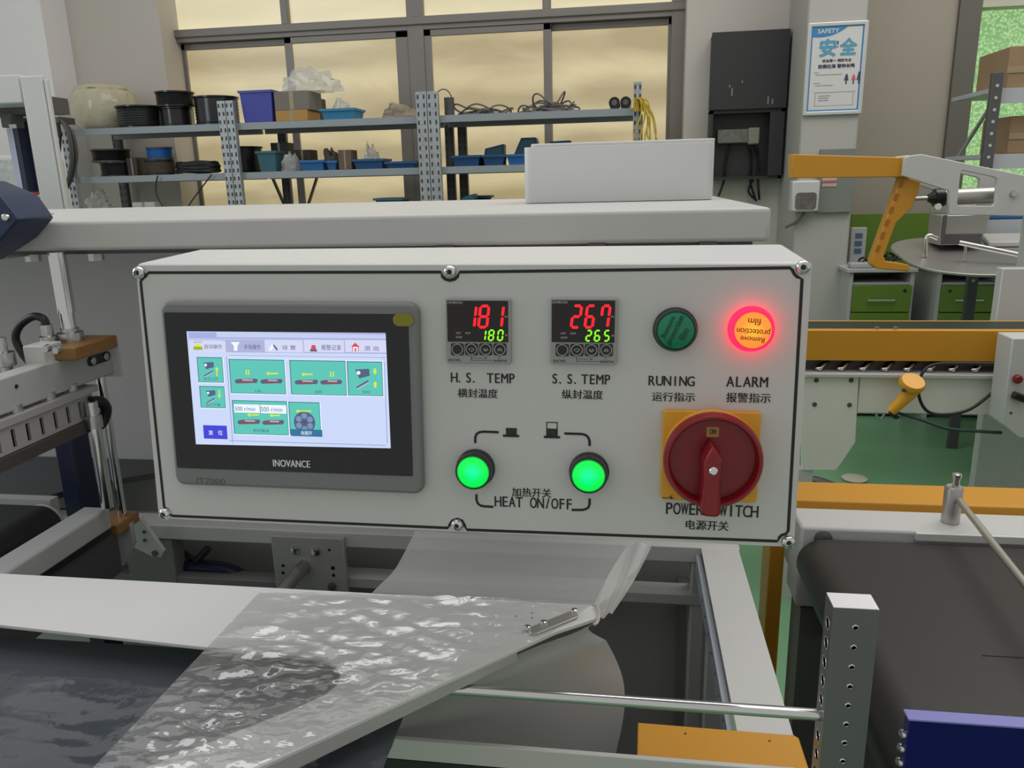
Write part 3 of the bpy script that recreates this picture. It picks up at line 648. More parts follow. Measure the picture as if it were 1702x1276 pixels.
# ---- big window: outer frame, transom, mullions, sashes, panes
wr = struct_root('window_1', ((wxL+wxR)/2, YWIN, sillz))
def paneM(name, a, b, s):
    m = bpy.data.materials.new(name); m.use_nodes = True; nt = m.node_tree; bs = nt.nodes['Principled BSDF']
    bs.inputs['Base Color'].default_value = (0.12, 0.11, 0.08, 1); bs.inputs['Roughness'].default_value = 0.25
    tc = nt.nodes.new('ShaderNodeTexCoord'); mp = nt.nodes.new('ShaderNodeMapping'); mp.inputs['Scale'].default_value = (0.8, 1, 2.6)
    nt.links.new(tc.outputs['Object'], mp.inputs[0])
    nz = nt.nodes.new('ShaderNodeTexNoise'); nz.inputs['Scale'].default_value = 1.6; nz.inputs['Detail'].default_value = 4; nz.inputs['Distortion'].default_value = 0.6
    nt.links.new(mp.outputs[0], nz.inputs['Vector'])
    rp = nt.nodes.new('ShaderNodeValToRGB'); rp.color_ramp.elements[0].position = 0.3; rp.color_ramp.elements[0].color = a; rp.color_ramp.elements[1].position = 0.72; rp.color_ramp.elements[1].color = b
    bk = nt.nodes.new('ShaderNodeTexWave'); bk.wave_type = 'BANDS'; bk.bands_direction = 'Z'; bk.inputs['Scale'].default_value = 0.9; bk.inputs['Distortion'].default_value = 3.0; bk.inputs['Detail'].default_value = 3; bk.inputs['Detail Scale'].default_value = 0.6
    nt.links.new(tc.outputs['Object'], bk.inputs['Vector'])
    mm = nt.nodes.new('ShaderNodeMath'); mm.operation = 'MULTIPLY_ADD'; mm.inputs[1].default_value = 0.35; nt.links.new(bk.outputs['Fac'], mm.inputs[0])
    ms = nt.nodes.new('ShaderNodeMath'); ms.operation = 'MULTIPLY_ADD'; ms.inputs[1].default_value = 0.8; ms.inputs[2].default_value = -0.08; nt.links.new(nz.outputs['Fac'], ms.inputs[0]); nt.links.new(ms.outputs[0], mm.inputs[2])
    nt.links.new(mm.outputs[0], rp.inputs[0]); nt.links.new(rp.outputs[0], bs.inputs['Emission Color']); bs.inputs['Emission Strength'].default_value = s
    return m
PANE = paneM('sunlit_frosted_pane', rgb(166, 150, 114), rgb(206, 192, 150), 0.95)
PANET = paneM('sunlit_upper_pane', rgb(210, 200, 164), rgb(226, 216, 178), 0.98)
def wx(px, py=60): return W(px, py, YWIN).x
def wz(px, py): return W(px, py, YWIN).z
zt = wz(700, 37); th = 0.055
xs = [wx(284), wx(1140)]
xc = (wx(694)); x1_ = wx(480); x2_ = wx(910)
fr = [('frame_jamb', xs[0]-0.05, xs[0]+0.06, sillz, headz), ('frame_jamb', xs[1]-0.10, xs[1]+0.02, sillz, headz), ('mullion', xc-0.06, xc+0.06, sillz, headz)]
for nme, a, b, c, d in fr: MB().box(a, b, YWIN-0.06, YWIN+0.06, c, d).build(nme, ALFRAME, wr, bevel=0.006)
MB().box(xs[0], xs[1], YWIN-0.075, YWIN+0.06, zt-th/2, zt+th/2).build('transom', ALFRAME, wr, bevel=0.006)
MB().box(xs[0]+0.06, xs[1]-0.1, YWIN-0.058, YWIN+0.058, zt-th/2-0.03, zt-th/2).build('head_track', ALFRAME, wr)
MB().box(xs[0], xs[1], YWIN-0.08, YWIN+0.06, sillz-0.01, sillz+0.05).build('bottom_rail', ALFRAME, wr, bevel=0.006)
for x in (x1_, x2_): MB().box(x-0.028, x+0.028, YWIN-0.05, YWIN+0.05, zt+th/2, headz).build('mullion', ALFRAME, wr, bevel=0.005)
def sash(a, b, z0, z1, dy, fl, frr, m):
    for nme, q in (('sash_stile', (a, a+fl, z0, z1)), ('sash_stile', (b-frr, b, z0, z1)), ('sash_rail', (a, b, z1-0.045, z1)), ('sash_rail', (a, b, z0, z0+0.05))):
        MB().box(q[0], q[1], YWIN+dy-0.02, YWIN+dy+0.02, q[2], q[3]).build(nme, ALFRAME, wr, bevel=0.004)
    MB().box(a+fl*0.6, b-frr*0.6, YWIN+dy-0.003, YWIN+dy+0.003, z0+0.02, z1-0.02).build('pane', m, wr)
z1 = zt-th/2-0.031
sash(xs[0]+0.05, x1_+0.03, sillz+0.04, z1, 0.02, 0.05, 0.06, PANE)
sash(x1_-0.02, xc-0.05, sillz+0.04, z1, -0.03, 0.055, 0.10, PANE)
sash(xc+0.05, x2_+0.03, sillz+0.04, z1, -0.03, 0.06, 0.055, PANE)
sash(x2_-0.02, xs[1]-0.09, sillz+0.04, z1, 0.02, 0.05, 0.03, PANE)
for a, b in ((xs[0]+0.05, x1_-0.02), (x1_+0.02, xc-0.05), (xc+0.05, x2_-0.02), (x2_+0.02, xs[1]-0.09)):
    MB().box(a-0.01, b+0.01, YWIN-0.003, YWIN+0.003, zt+th/2-0.01, headz).build('pane', PANET, wr)
# ---- green window on the right
gw = struct_root('window_2', (gxL, YW+0.1, 0.6))
m = bpy.data.materials.new('green_patterned_glass'); m.use_nodes = True; nt = m.node_tree; bs = nt.nodes['Principled BSDF']
tc = nt.nodes.new('ShaderNodeTexCoord'); mp = nt.nodes.new('ShaderNodeMapping'); mp.inputs['Rotation'].default_value = (0, D2R(40), 0); nt.links.new(tc.outputs['Object'], mp.inputs[0])
vo = nt.nodes.new('ShaderNodeTexVoronoi'); vo.inputs['Scale'].default_value = 60; nt.links.new(mp.outputs[0], vo.inputs['Vector'])
rp = nt.nodes.new('ShaderNodeValToRGB'); rp.color_ramp.elements[0].color = rgb(206, 234, 172); rp.color_ramp.elements[1].color = rgb(126, 176, 112); rp.color_ramp.elements[1].position = 0.7
nt.links.new(vo.outputs['Distance'], rp.inputs[0]); nt.links.new(rp.outputs[0], bs.inputs['Emission Color']); bs.inputs['Emission Strength'].default_value = 0.85
bs.inputs['Base Color'].default_value = (0.05, 0.12, 0.05, 1); bs.inputs['Roughness'].default_value = 0.3
MB().box(gxL+0.02, gxR, YW+0.10, YW+0.11, 0.6, gzT).build('pane', m, gw)
DKF = mat('brown_grey_frame', (0.13, 0.12, 0.10, 1), 0.6, var=0.05)
MB().box(gxL-0.10, gxL+0.03, YW-0.03, YW+0.12, 0.6, gzT+0.3).build('frame_jamb', DKF, gw, bevel=0.005)
MB().box(gxL+0.03, gxL+0.055, YW+0.05, YW+0.12, 0.6, gzT).build('inner_frame', mat('dark_green_frame', (0.03, 0.10, 0.06, 1), 0.5), gw)
MB().box(gxL, gxR, YW-0.02, YW+0.12, gzT-0.02, gzT+0.02).build('frame_head', mat('pale_frame', (0.5, 0.5, 0.4, 1), 0.6), gw)

# ---- safety poster on the pier
YF = YP-0.012
A = [W(x, y, YF) for x, y in ((1346, 38), (1446, 34), (1430, 190), (1331, 192))]
pxa, pxb = (A[0].x+A[3].x)/2, (A[1].x+A[2].x)/2; pza, pzb = (A[2].z+A[3].z)/2, (A[0].z+A[1].z)/2
PW_, PH_ = pxb-pxa, pzb-pza
po = thing('safety_poster', 'framed white and blue safety poster on the pale pier', 'poster', ((pxa+pxb)/2, YP, pza))
MX = Matrix.Translation((pxa, YF, pza)) @ Matrix.Rotation(math.pi/2, 4, 'X')
sheet('poster_frame', [rrect(0, PW_, 0, PH_, 0.008), rrect(0.022, PW_-0.022, 0.022, PH_-0.022, 0.002)], 0.016, MX @ T((0, 0, -0.008)), mat('silver_frame', (0.6, 0.62, 0.62, 1), 0.35, 0.5), po, bevel=0.004)
PB = mat('poster_blue', (0.045, 0.22, 0.47, 1), 0.5, var=0.02); PWH = mat('poster_white', (0.62, 0.62, 0.60, 1), 0.5, var=0.02); PTL = mat('poster_teal', (0.10, 0.33, 0.47, 1), 0.5, var=0.25, vscale=30); PNV = mat('poster_ink', (0.06, 0.06, 0.11, 1), 0.5); PPK = mat('poster_pink', (0.55, 0.12, 0.17, 1), 0.5); PLN = mat('poster_grey', (0.33, 0.32, 0.33, 1), 0.5)
class PX(PR):
    def __init__(s, M): PR.__init__(s); s.M = M
    def q(s, u, v, w=0): return (u*PW_, v*PH_, w)
    def R(s, u0, u1, v0, v1, w, m): return s.poly([s.q(u0, v0, w), s.q(u1, v0, w), s.q(u1, v1, w), s.q(u0, v1, w)], m)
    def tx(s, st, u0, u1, v0, v1, w, m): return s.text(st, (u0*PW_, u1*PW_, v0*PH_, v1*PH_), w, m)
    def build(s, name, parent):
        s.v = [s.M @ v for v in s.v]; return PR.build(s, name, parent)
g = PX(MX); w1, w2, w3 = 0.001, 0.0016, 0.0022
g.R(0.03, 0.97, 0.02, 0.98, w1, PB); g.R(0.09, 0.91, 0.06, 0.945, w2, PWH); g.build('poster_print', po)
g = PX(MX); g.poly([g.q(0.05, 0.96, w3), g.q(0.05, 0.90, w3)]+[g.q(0.05+0.62*t, 0.875-0.035*math.sin(math.pi*(0.25+t*0.6))+0.09*t**3, w3) for t in [i/10 for i in range(11)]]+[g.q(0.72, 0.96, w3)], PB)
g.text('SAFETY', (0.17*PW_, 0.52*PW_, 0.885*PH_, 0.93*PH_), w3+0.0005, PWH, bold=0.001); g.build('poster_banner', po)
g = PX(MX); g.text('安', (0.22*PW_, 0.49*PW_, 0.64*PH_, 0.82*PH_), w3, PTL, bold=0.0045); g.tx('!', 0.50, 0.53, 0.73, 0.80, w3, PNV); g.text('全', (0.56*PW_, 0.83*PW_, 0.65*PH_, 0.82*PH_), w3, PTL, bold=0.0045); g.build('poster_headline', po)
g = PX(MX); g.text('安全第一 预防为主', (0.28*PW_, 0.76*PW_, 0.575*PH_, 0.607*PH_), w3, PNV, bold=0.0008); g.text('防微杜渐 警钟长鸣', (0.22*PW_, 0.82*PW_, 0.51*PH_, 0.552*PH_), w3, PNV, bold=0.0012)
for u0, u1, v in ((0.15, 0.24, 0.46), (0.18, 0.62, 0.435), (0.15, 0.26, 0.345), (0.18, 0.48, 0.32)): g.R(u0, u1, v, v+0.010, w3, PLN)
for u0, u1, v in ((0.25, 0.45, 0.205), (0.25, 0.42, 0.18), (0.25, 0.42, 0.155)): g.R(u0, u1, v, v+0.012, w3, PLN)
for u0, u1, v0, v1 in ((0.17, 0.87, 0.245, 0.253), (0.19, 0.20, 0.10, 0.24), (0.83, 0.84, 0.10, 0.24), (0.19, 0.84, 0.10, 0.105)): g.R(u0, u1, v0, v1, w3, PLN)
for u, m_, h in ((0.70, PNV, 0.07), (0.82, PPK, 0.06), (0.91, PNV, 0.09)): g.poly([g.q(u-0.04, 0.37, w3), g.q(u+0.04, 0.37, w3), g.q(u+0.015, 0.37+h, w3), g.q(u-0.015, 0.37+h, w3)], m_); g.R(u-0.012, u+0.012, 0.33, 0.37, w3, PNV)
g.build('poster_text', po)

# ---- grey conduit board and white terminal on the pier
def wbox(x0, x1, y0, y1, Y):
    """world X0,X1,Z0,Z1 of a pixel box on the plane at depth Y"""
    xm, ym = (x0+x1)/2, (y0+y1)/2
    return W(x0, ym, Y).x, W(x1, ym, Y).x, W(xm, y1, Y).z, W(xm, y0, Y).z
q = wbox(1361, 1420, 247, 353, YP-0.03)
bd = thing('backing_board', 'grey backing board behind the white terminal on the pier', 'board', ((q[0]+q[1])/2, YP, q[2]))
MB().box(q[0], q[1], YP-0.03, YP, q[2], q[3]).build('board', mat('grey_green_board', (0.20, 0.215, 0.19, 1), 0.6), bd, bevel=0.003)
q2 = wbox(1367, 1391, 295, 310, YP-0.035); MB().box(q2[0], q2[1], YP-0.033, YP-0.03, q2[2], q2[3]).build('red_sticker', mat('pale_sticker', (0.5, 0.42, 0.40, 1), 0.5), bd)
q2 = wbox(1367, 1391, 300, 304, YP-0.035); MB().box(q2[0], q2[1], YP-0.0345, YP-0.033, q2[2], q2[3]).build('sticker_stripe', mat('red_print', (0.5, 0.1, 0.06, 1), 0.5), bd)
q = wbox(1316, 1362, 300, 352, YP-0.09)
tm = thing('wall_terminal', 'small white terminal with dark round-cornered window on the pier', 'terminal', ((q[0]+q[1])/2, YP, q[2]))
MB().box(q[0], q[1], YP-0.09, YP, q[2], q[3]).build('casing', WHITE2, tm, bevel=0.01)
wd_, hd_ = q[1]-q[0], q[3]-q[2]
sheet('window', [rrect(q[0]+0.14*wd_, q[1]-0.1*wd_, q[2]+0.08*hd_, q[2]+0.62*hd_, 0.02)], 0.004, T((0, YP-0.09, 0)) @ Matrix.Rotation(math.pi/2, 4, 'X'), mat('speckled_window', (0.14, 0.12, 0.115, 1), 0.3, var=0.6, vscale=60), tm)
text('lettering', 'ID', (q[0]+0.5*wd_, q[0]+0.65*wd_, q[2]+0.76*hd_, q[2]+0.82*hd_), T((0, YP-0.0905, 0)) @ Matrix.Rotation(math.pi/2, 4, 'X'), mat('red_print', (0.5, 0.1, 0.06, 1), 0.5), tm) if False else None
MB().tube(smoothpts([W(1338, 352, YP-0.03), W(1325, 368, YP-0.02), W(1305, 378, YP-0.012)]), 0.008, 6).build('cord', WIRE, tm, smooth=60)

# ---- black electrical cabinet
YB = YW-0.14
q = wbox(1181, 1305, 54, 298, YB)
ec = thing('electrical_cabinet', 'black wall cabinet with closed upper door and open lower bay', 'cabinet', ((q[0]+q[1])/2, YW, q[2]))
CABK = mat('black_cabinet', (0.030, 0.030, 0.031, 1), 0.45, var=0.05); CABI = mat('cabinet_inside', (0.010, 0.010, 0.010, 1), 0.6)
zm = W(1240, 182, YB).z; t_ = 0.02
bd_ = MB(); bd_.box(q[0], q[1], YW-0.025, YW-0.006, q[2], q[3]); bd_.box(q[0], q[0]+t_, YB, YW-0.025, q[2], q[3]); bd_.box(q[1]-t_, q[1], YB, YW-0.025, q[2], q[3]); bd_.box(q[0], q[1], YB, YW-0.02, q[2], q[2]+t_); bd_.box(q[0], q[1], YB, YW-0.02, q[3]-t_, q[3]); bd_.box(q[0], q[1], YB, YW-0.02, zm-t_, zm)
bd_.build('body', CABK, ec)
MB().box(q[0]-0.008, q[1]+0.005, YB-0.02, YB-0.001, zm, q[3]+0.008).build('upper_door', CABK, ec, bevel=0.004)
MB().box(q[1]-0.09, q[1], YB-0.015, YB-0.001, q[2]+0.02, zm-0.02).build('side_flange', CABK, ec, bevel=0.003)
r_ = wbox(1192, 1255, 215, 238, YW-0.07); MB().box(r_[0], r_[1], YW-0.09, YW-0.02, r_[2], r_[3]).build('breaker_row', mat('beige_breaker', (0.17, 0.17, 0.14, 1), 0.5, var=0.5, vscale=40), ec, bevel=0.006)
r_ = wbox(1243, 1262, 212, 240, YW-0.09); MB().box(r_[0], r_[1], YW-0.115, YW-0.02, r_[2], r_[3]).build('breaker', mat('pale_breaker', (0.26, 0.26, 0.2, 1), 0.5, var=0.3, vscale=60), ec, bevel=0.01)
for pts in (((1246, 240), (1250, 270), (1247, 300), (1256, 332)), ((1256, 240), (1262, 270), (1260, 300), (1262, 332)), ((1215, 240), (1208, 260), (1203, 300), (1194, 326)), ((1252, 298), (1244, 318), (1258, 334))):
    MB().tube(smoothpts([W(x, y, YW-0.06) for x, y in pts]), 0.008, 6).build('cable', WIREB, ec, smooth=60)
for x, y, h in ((1217, 146, 12), (1213, 141, 4), (1277, 160, 12), (1284, 164, 8), (1234, 134, 3)):
    a_ = W(x, y, YB-0.021); MB().box(a_.x-0.004, a_.x+0.004, YB-0.0215, YB-0.0202, a_.z-h*0.004, a_.z).build('scratch', mat('pale_scratch', (0.25, 0.25, 0.24, 1), 0.6), ec)

# ============================================================ shelf rack and what lies on it
zU = W(580, 209, YS0).z; zL = W(500, 295, YS0).z; zB = W(500, 352, YS0).z; LT = 0.042
sx0 = W(112, 215, YS0).x; xsL = W(383, 215, YS0).x; xsM = W(714, 215, YS0).x; sx1 = W(1062, 200, YS0).x
rk = thing('shelf_rack', 'grey galvanised shelf rack standing in front of the big window', 'shelf rack', ((sx0+sx1)/2, (YS0+YS1)/2, 0))
def shelf(z, x0, x1): MB().box(x0, x1, YS0, YS1, z+LT-0.012, z+LT).box(x0, x1, YS0, YS0+0.02, z, z+LT-0.012).box(x0, x1, YS1-0.02, YS1, z, z+LT-0.012).build('shelf', SHELFG, rk)
for z in (zU, zL, zB, 0.25):
    for x0, x1 in ((sx0, xsL-0.01), (xsL+0.01, xsM-0.01), (xsM+0.01, sx1)): shelf(z, x0, x1)
ztop = {xsL: W(383, 168, YS0).z, xsM: W(714, 153, YS0).z, sx0: zU+0.12, sx1: W(1058, 137, YS0).z}
HOLEM = mat('slot_dark', (0.05, 0.05, 0.05, 1), 0.7)
def upright(x, w, z1, Y, m=GALV):
    o = MB().box(x-w/2, x+w/2, Y-0.03, Y+0.012, 0, z1).build('upright', m, rk, bevel=0.003)
    k = MB(); n = int((z1-0.9)/0.05)
    for i in range(n):
        z = z1-0.03-i*0.05
        for s in (-0.28, 0.28): k.box(x+s*w-0.005, x+s*w+0.005, Y-0.0315, Y-0.0295, z-0.012, z+0.012)
    if n > 0: setp(k.build('slot_row', HOLEM, o), kind='stuff')
for x in (xsL-0.028, xsL+0.028): upright(x, 0.052, ztop[xsL], YS0-0.012)
for x in (xsM-0.036, xsM+0.036): upright(x, 0.068, ztop[xsM], YS0-0.012)
upright(sx1-0.01, 0.05, ztop[sx1], YS0-0.012); upright(sx0, 0.05, zU+LT, YS0-0.012)
for x, z1 in ((xsL+0.12, zU+LT), (xsM+0.10, zU+LT), (xsM+0.01, zU+LT), (sx1, zU+LT), (sx0, zU+LT)): upright(x, 0.06, z1-0.002, YS1+0.032, DARKG)
MB().bar((xsL+0.02, YS1+0.02, zL), (xsL+0.35, YS1+0.02, 0.6), 0.03, 0.012).build('brace', DARKG, rk)
MB().bar((xsL+0.35, YS1+0.02, zL), (xsL-0.05, YS1+0.02, 0.6), 0.03, 0.012).build('brace', DARKG, rk)
SU, SL, SB = zU+LT+0.001, zL+LT+0.001, zB+LT+0.001
def xr(x0, x1, y, Y): return W(x0, y, Y).x, W(x1, y, Y).x
def spool(x0, x1, ytop, zb, Y, label, core=BLACK, flange=BLACK, kind='spool'):
    a, b = xr(x0, x1, ytop, Y); r = (b-a)/2; cx = (a+b)/2; zt_ = W((x0+x1)/2, ytop, Y).z; h = zt_-zb
    t = thing('cable_spool', label, 'spool', (cx, Y+r, zb), 'cable spools on the shelf rack')
    MB().lathe([(r, 0), (r, 0.010)], (cx, Y+r, zb), n=32).build('flange', flange, t, smooth=40)
    MB().lathe([(r, h-0.010), (r, h)], (cx, Y+r, zb), n=32).build('flange', flange, t, smooth=40)
    pr = [(r*0.92, 0.010)]; n = 8
    for i in range(n):
        z = 0.010+(h-0.02)*(i+0.5)/n; pr += [(r*0.95, z), (r*0.92, 0.010+(h-0.02)*(i+1)/n)]
    MB().lathe(pr, (cx, Y+r, zb), n=32).build('wound_cable', core, t, smooth=60)
    return zb+h
GLB = mat('glossy_black_wrap', (0.018, 0.018, 0.02, 1), 0.18, var=0.1)
spool(172, 244, 174, SU, 5.006, 'low black cable spool beside the wrapped pale coil', GLB, GLB)
h1 = spool(252, 302, 177, SU, 5.06, 'narrow black spool underneath the wide wrapped spool', GLB, GLB)
spool(242, 302, 150, h1+0.002, 5.03, 'wide black wrapped spool stacked on a narrower one', GLB, GLB)
spool(304, 375, 158, SU, 5.0+0.02, 'tall black cable spool against the left post, upper shelf', GLB, GLB)
# pale coil in stretch wrap
a, b = xr(108, 204, 170, 5.2); r = (b-a)/2; zt_ = W(160, 135, 5.1).z; h = zt_-SU
WRAP = mat('stretch_wrapped_coil', (0.50, 0.46, 0.33, 1), 0.16, var=0.12, vscale=20, bump=0.5, bscale=14)
t = thing('wrapped_coil', 'bulky pale coil in shiny stretch wrap at the left end of the upper shelf', 'coil', ((a+b)/2, 5.31, SU))
MB().lathe([(r*0.72, 0), (r*0.88, h*0.12), (r*0.98, h*0.32), (r*1.0, h*0.55), (r*0.95, h*0.78), (r*0.80, h*0.90)], ((a+b)/2, 5.31, SU), n=40, wob=lambda q, z: 1+0.025*math.sin(9*q+40*z)+0.02*math.sin(23*q+90*z)).build('wrap', WRAP, t, smooth=80)
MB().lathe([(r*0.80, h*0.90), (r*0.76, h*0.96), (r*0.6, h), (r*0.35, h*0.985)], ((a+b)/2, 5.31, SU), n=40, wob=lambda q, z: 1+0.03*math.sin(5*q)).build('wrap_top', WRAP, t, smooth=80)
def bin_(x0, x1, ytop, zb, Y, label, m, d=0.2, flare=0.012, ydx=None, cat='bin'):
    a, b = xr(x0, x1, ytop, Y); zt_ = W((x0+x1)/2, ytop, Y).z; h = max(zt_-zb, 0.03); d = min(d, YS1+0.0-Y-0.005)
    t = thing('storage_bin', label, cat, ((a+b)/2, Y+d/2, zb), 'plastic bins on the shelf rack')
    th_ = 0.006; f = flare; mb = MB()
    ob = [(a+f, Y+f), (b-f, Y+f), (b-f, Y+d-f), (a+f, Y+d-f)]; ot = [(a, Y), (b, Y), (b, Y+d), (a, Y+d)]
    it = [(a+th_, Y+th_), (b-th_, Y+th_), (b-th_, Y+d-th_), (a+th_, Y+d-th_)]; ib = [(p[0]+(th_ if i in (0, 3) else -th_), p[1]+(th_ if i < 2 else -th_)) for i, p in enumerate(ob)]
    vs = [(*p, zb) for p in ob]+[(*p, zb+h) for p in ot]+[(*p, zb+h) for p in it]+[(*p, zb+th_) for p in ib]
    fs = [(3, 2, 1, 0), (12, 13, 14, 15)]
    for i in range(4):
        j = (i+1) % 4; fs += [(i, j, 4+j, 4+i), (4+i, 4+j, 8+j, 8+i), (8+i, 8+j, 12+j, 12+i)]
    mb.add(vs, fs).build('tub', m, t)
    mb = MB(); e = 0.008
    mb.box(a-e, b+e, Y-e, Y-0.0005, zb+h-0.014, zb+h); mb.box(a-e, b+e, Y+d+0.0005, Y+d+e, zb+h-0.014, zb+h); mb.box(a-e, a-0.0005, Y-0.0005, Y+d, zb+h-0.014, zb+h); mb.box(b+0.0005, b+e, Y-0.0005, Y+d, zb+h-0.014, zb+h)
    mb.build('rim', m, t)
    return zb+h
def carton(x0, x1, ytop, zb, Y, d, label, m, name='carton', cat='box'):
    a, b = xr(x0, x1, ytop, Y); zt_ = W((x0+x1)/2, ytop, Y).z; h = max(zt_-zb, 0.02)
    t = thing(name, label, cat, ((a+b)/2, Y+d/2, zb))
    MB().box(a, b, Y, Y+d, zb, zb+h).build('body', m, t, bevel=0.003)
    MB().box(a+(b-a)*0.44, a+(b-a)*0.56, Y-0.0008, Y-0.0002, zb+h*0.02, zb+h*0.98).build('tape', mat('packing_tape', (0.33, 0.25, 0.14, 1), 0.3), t)
    return zb+h
def lump(x0, x1, ytop, zb, Y, d, label, m, name='plastic_bag', cat='bag', seed=0, amp=0.35, part='film'):
    a, b = xr(x0, x1, ytop, Y); zt_ = W((x0+x1)/2, ytop, Y).z; h = zt_-zb; cx = (a+b)/2
    t = thing(name, label, cat, (cx, Y+d/2, zb)); mb = MB(); nu, nv = 26, 12; vs = []
    for j in range(nv+1):
        ph = j/nv*math.pi/2
        for i in range(nu):
            th_ = i*2*math.pi/nu; dr = Vector((math.cos(th_)*math.cos(ph), math.sin(th_)*math.cos(ph), math.sin(ph)))
            k = 1-amp*0.5+amp*mnoise.noise(dr*2.6+Vector((seed*3.1, 0, 0)))+0.25*amp*mnoise.noise(dr*8+Vector((seed, 5, 0)))
            vs.append((cx+dr.x*k*(b-a)/2, Y+d/2+dr.y*k*d/2, zb+max(dr.z*k*h*1.1, 0)))
    fs = [(j*nu+i, j*nu+(i+1) % nu, (j+1)*nu+(i+1) % nu, (j+1)*nu+i) for j in range(nv) for i in range(nu)]+[list(range(nu))[::-1]]
    mb.add(vs, fs).build(part, m, t, smooth=35)
# upper shelf
bin_(397, 450, 150, SU, 5.02, 'violet blue plastic crate on the upper shelf beside the cartons', BLUEV, 0.24)
hb = carton(457, 510, 183, SU, 5.02, 0.22, 'small orange carton under the grey box', CARDO)
hg = carton(454, 512, 151, hb+0.001, 5.03, 0.22, 'grey box stacked on the orange carton', GREYB)
lump(448, 556, 110, hg+0.001, 5.04, 0.22, 'crumpled clear plastic bag heaped on the grey box', BAGM, seed=1, amp=0.34)
carton(514, 530, 163, SU, 5.30, 0.12, 'slim dark brown box standing next to the grey box', BROWN)
hb = bin_(533, 588, 180, SU, 5.02, 'shallow light blue tray under the crumpled bag edge', mat('light_blue_plastic', (0.03, 0.22, 0.40, 1), 0.4), 0.2)
lump(540, 581, 160, SU+0.012, 5.045, 0.13, 'cloudy plastic packet lying in the shallow blue tray', BAGM, seed=4)
lump(622, 690, 170, SU, 5.06, 0.2, 'flat beige crumpled sack beside the middle post', mat('beige_sack', (0.30, 0.25, 0.18, 1), 0.8), 'crumpled_sack', 'sack', seed=2, part='cloth')
a, b = xr(739, 748, 170, 5.1)
t = thing('wire_reel', 'small grey metal reel with a wire loop beside the middle post', 'reel', ((a+b)/2, 5.13, SU))
hz = W(735, 162, 5.1).z-SU
MB().lathe([(0.032, 0), (0.032, hz)], ((a+b)/2+0.005, 5.13, SU), n=18).build('reel', DARKG, t, smooth=40)
MB().tube([((a+b)/2-0.03+0.055*math.cos(q_), 5.13, SU+hz*0.8+0.075*math.sin(q_)) for q_ in [i*math.pi/12 for i in range(13)]], 0.004, 6).build('wire_loop', WIRE, t, smooth=60)
def cable_heap(x0, x1, ytop, n, seed, label, m=WIRE, zb=None, Y=5.08, name='cable_coil', dd=0.2):
    rnd = random.Random(seed); zb = SU if zb is None else zb; a, b = xr(x0, x1, ytop, Y); H = W((x0+x1)/2, ytop, Y).z-zb
    t = thing(name, label, 'cable', ((a+b)/2, Y+dd/2, zb))
    for k in range(n):
        cx = a+(b-a)*(0.32+0.36*rnd.random()); rx = (b-a)*(0.22+0.1*rnd.random()); ry = dd*(0.3+0.15*rnd.random()); ph = rnd.random()*6; hh = H*(0.12+0.22*k/n); big = H*0.8*(rnd.random()**2)
        cx = min(max(cx, a+rx+0.01), b-rx-0.01)
        pts = [(cx+rx*math.cos(q_)*(1+0.08*math.sin(3*q_+ph)), Y+dd/2+ry*math.sin(q_), zb+0.006+hh*(0.5+0.5*math.sin(2*q_+ph))+big*max(0, math.sin(q_+ph))**3) for q_ in [i*2*math.pi/26 for i in range(26)]]
        MB().tube(pts, 0.0055, 6, closed=True).build('loop', m, t, smooth=70)
cable_heap(748, 850, 160, 8, 3, 'loose grey cable coil next to the middle post')
cable_heap(846, 965, 146, 11, 5, 'bigger tangle of grey cables at mid shelf, with tall loops')
lump(940, 962, 168, SU, 5.28, 0.09, 'small white paper bag behind the cable tangle', mat('white_paper', (0.6, 0.58, 0.5, 1), 0.7), 'paper_bag', 'bag', seed=8, part='paper')
for x, lb in ((1021, 'left one of two black rolls near the rack end'), (1040, 'right one of two black rolls near the rack end')):
    c_ = W(x, 168, 5.0); r = 0.033
    t = thing('black_roll', lb, 'roll', (c_.x, 5.15, SU), 'black rolls')
    MB().lathe([(r*0.55, 0.01), (r*0.55, 0), (r, 0), (r, 0.24), (r*0.5, 0.24)], (c_.x, 5.01, SU+r+0.001), (0, 1, 0), 24).build('roll', BLACK, t, smooth=40)
    MB().lathe([(r*0.5, 0), (r*0.5, 0.012), (r*0.4, 0.012)], (c_.x, 5.005, SU+r+0.001), (0, 1, 0), 20).build('core', mat('roll_core', (0.12, 0.11, 0.10, 1), 0.6), t, smooth=40)
t = thing('yellow_cables', 'bundle of thin yellow cables hanging over the right end post', 'cable', (W(1066, 230, 4.93).x, 4.93, W(1066, 260, 4.93).z))
rnd = random.Random(4)
for k in range(9):
    x0 = 1052+rnd.random()*18; e = 1056+k*4+rnd.random()*6; Yk = 4.90+0.006*k
    MB().tube(smoothpts([W(x0, 185, Yk), W(x0-2+k*0.6, 166, Yk), W(x0+8, 164+rnd.random()*6, Yk), W((x0+e)/2+9, 190, Yk), W(e, 215+rnd.random()*10, Yk), W(e+rnd.random()*14-5, 240, Yk)]), 0.0042, 6).build('strand', WIREY, t, smooth=70)
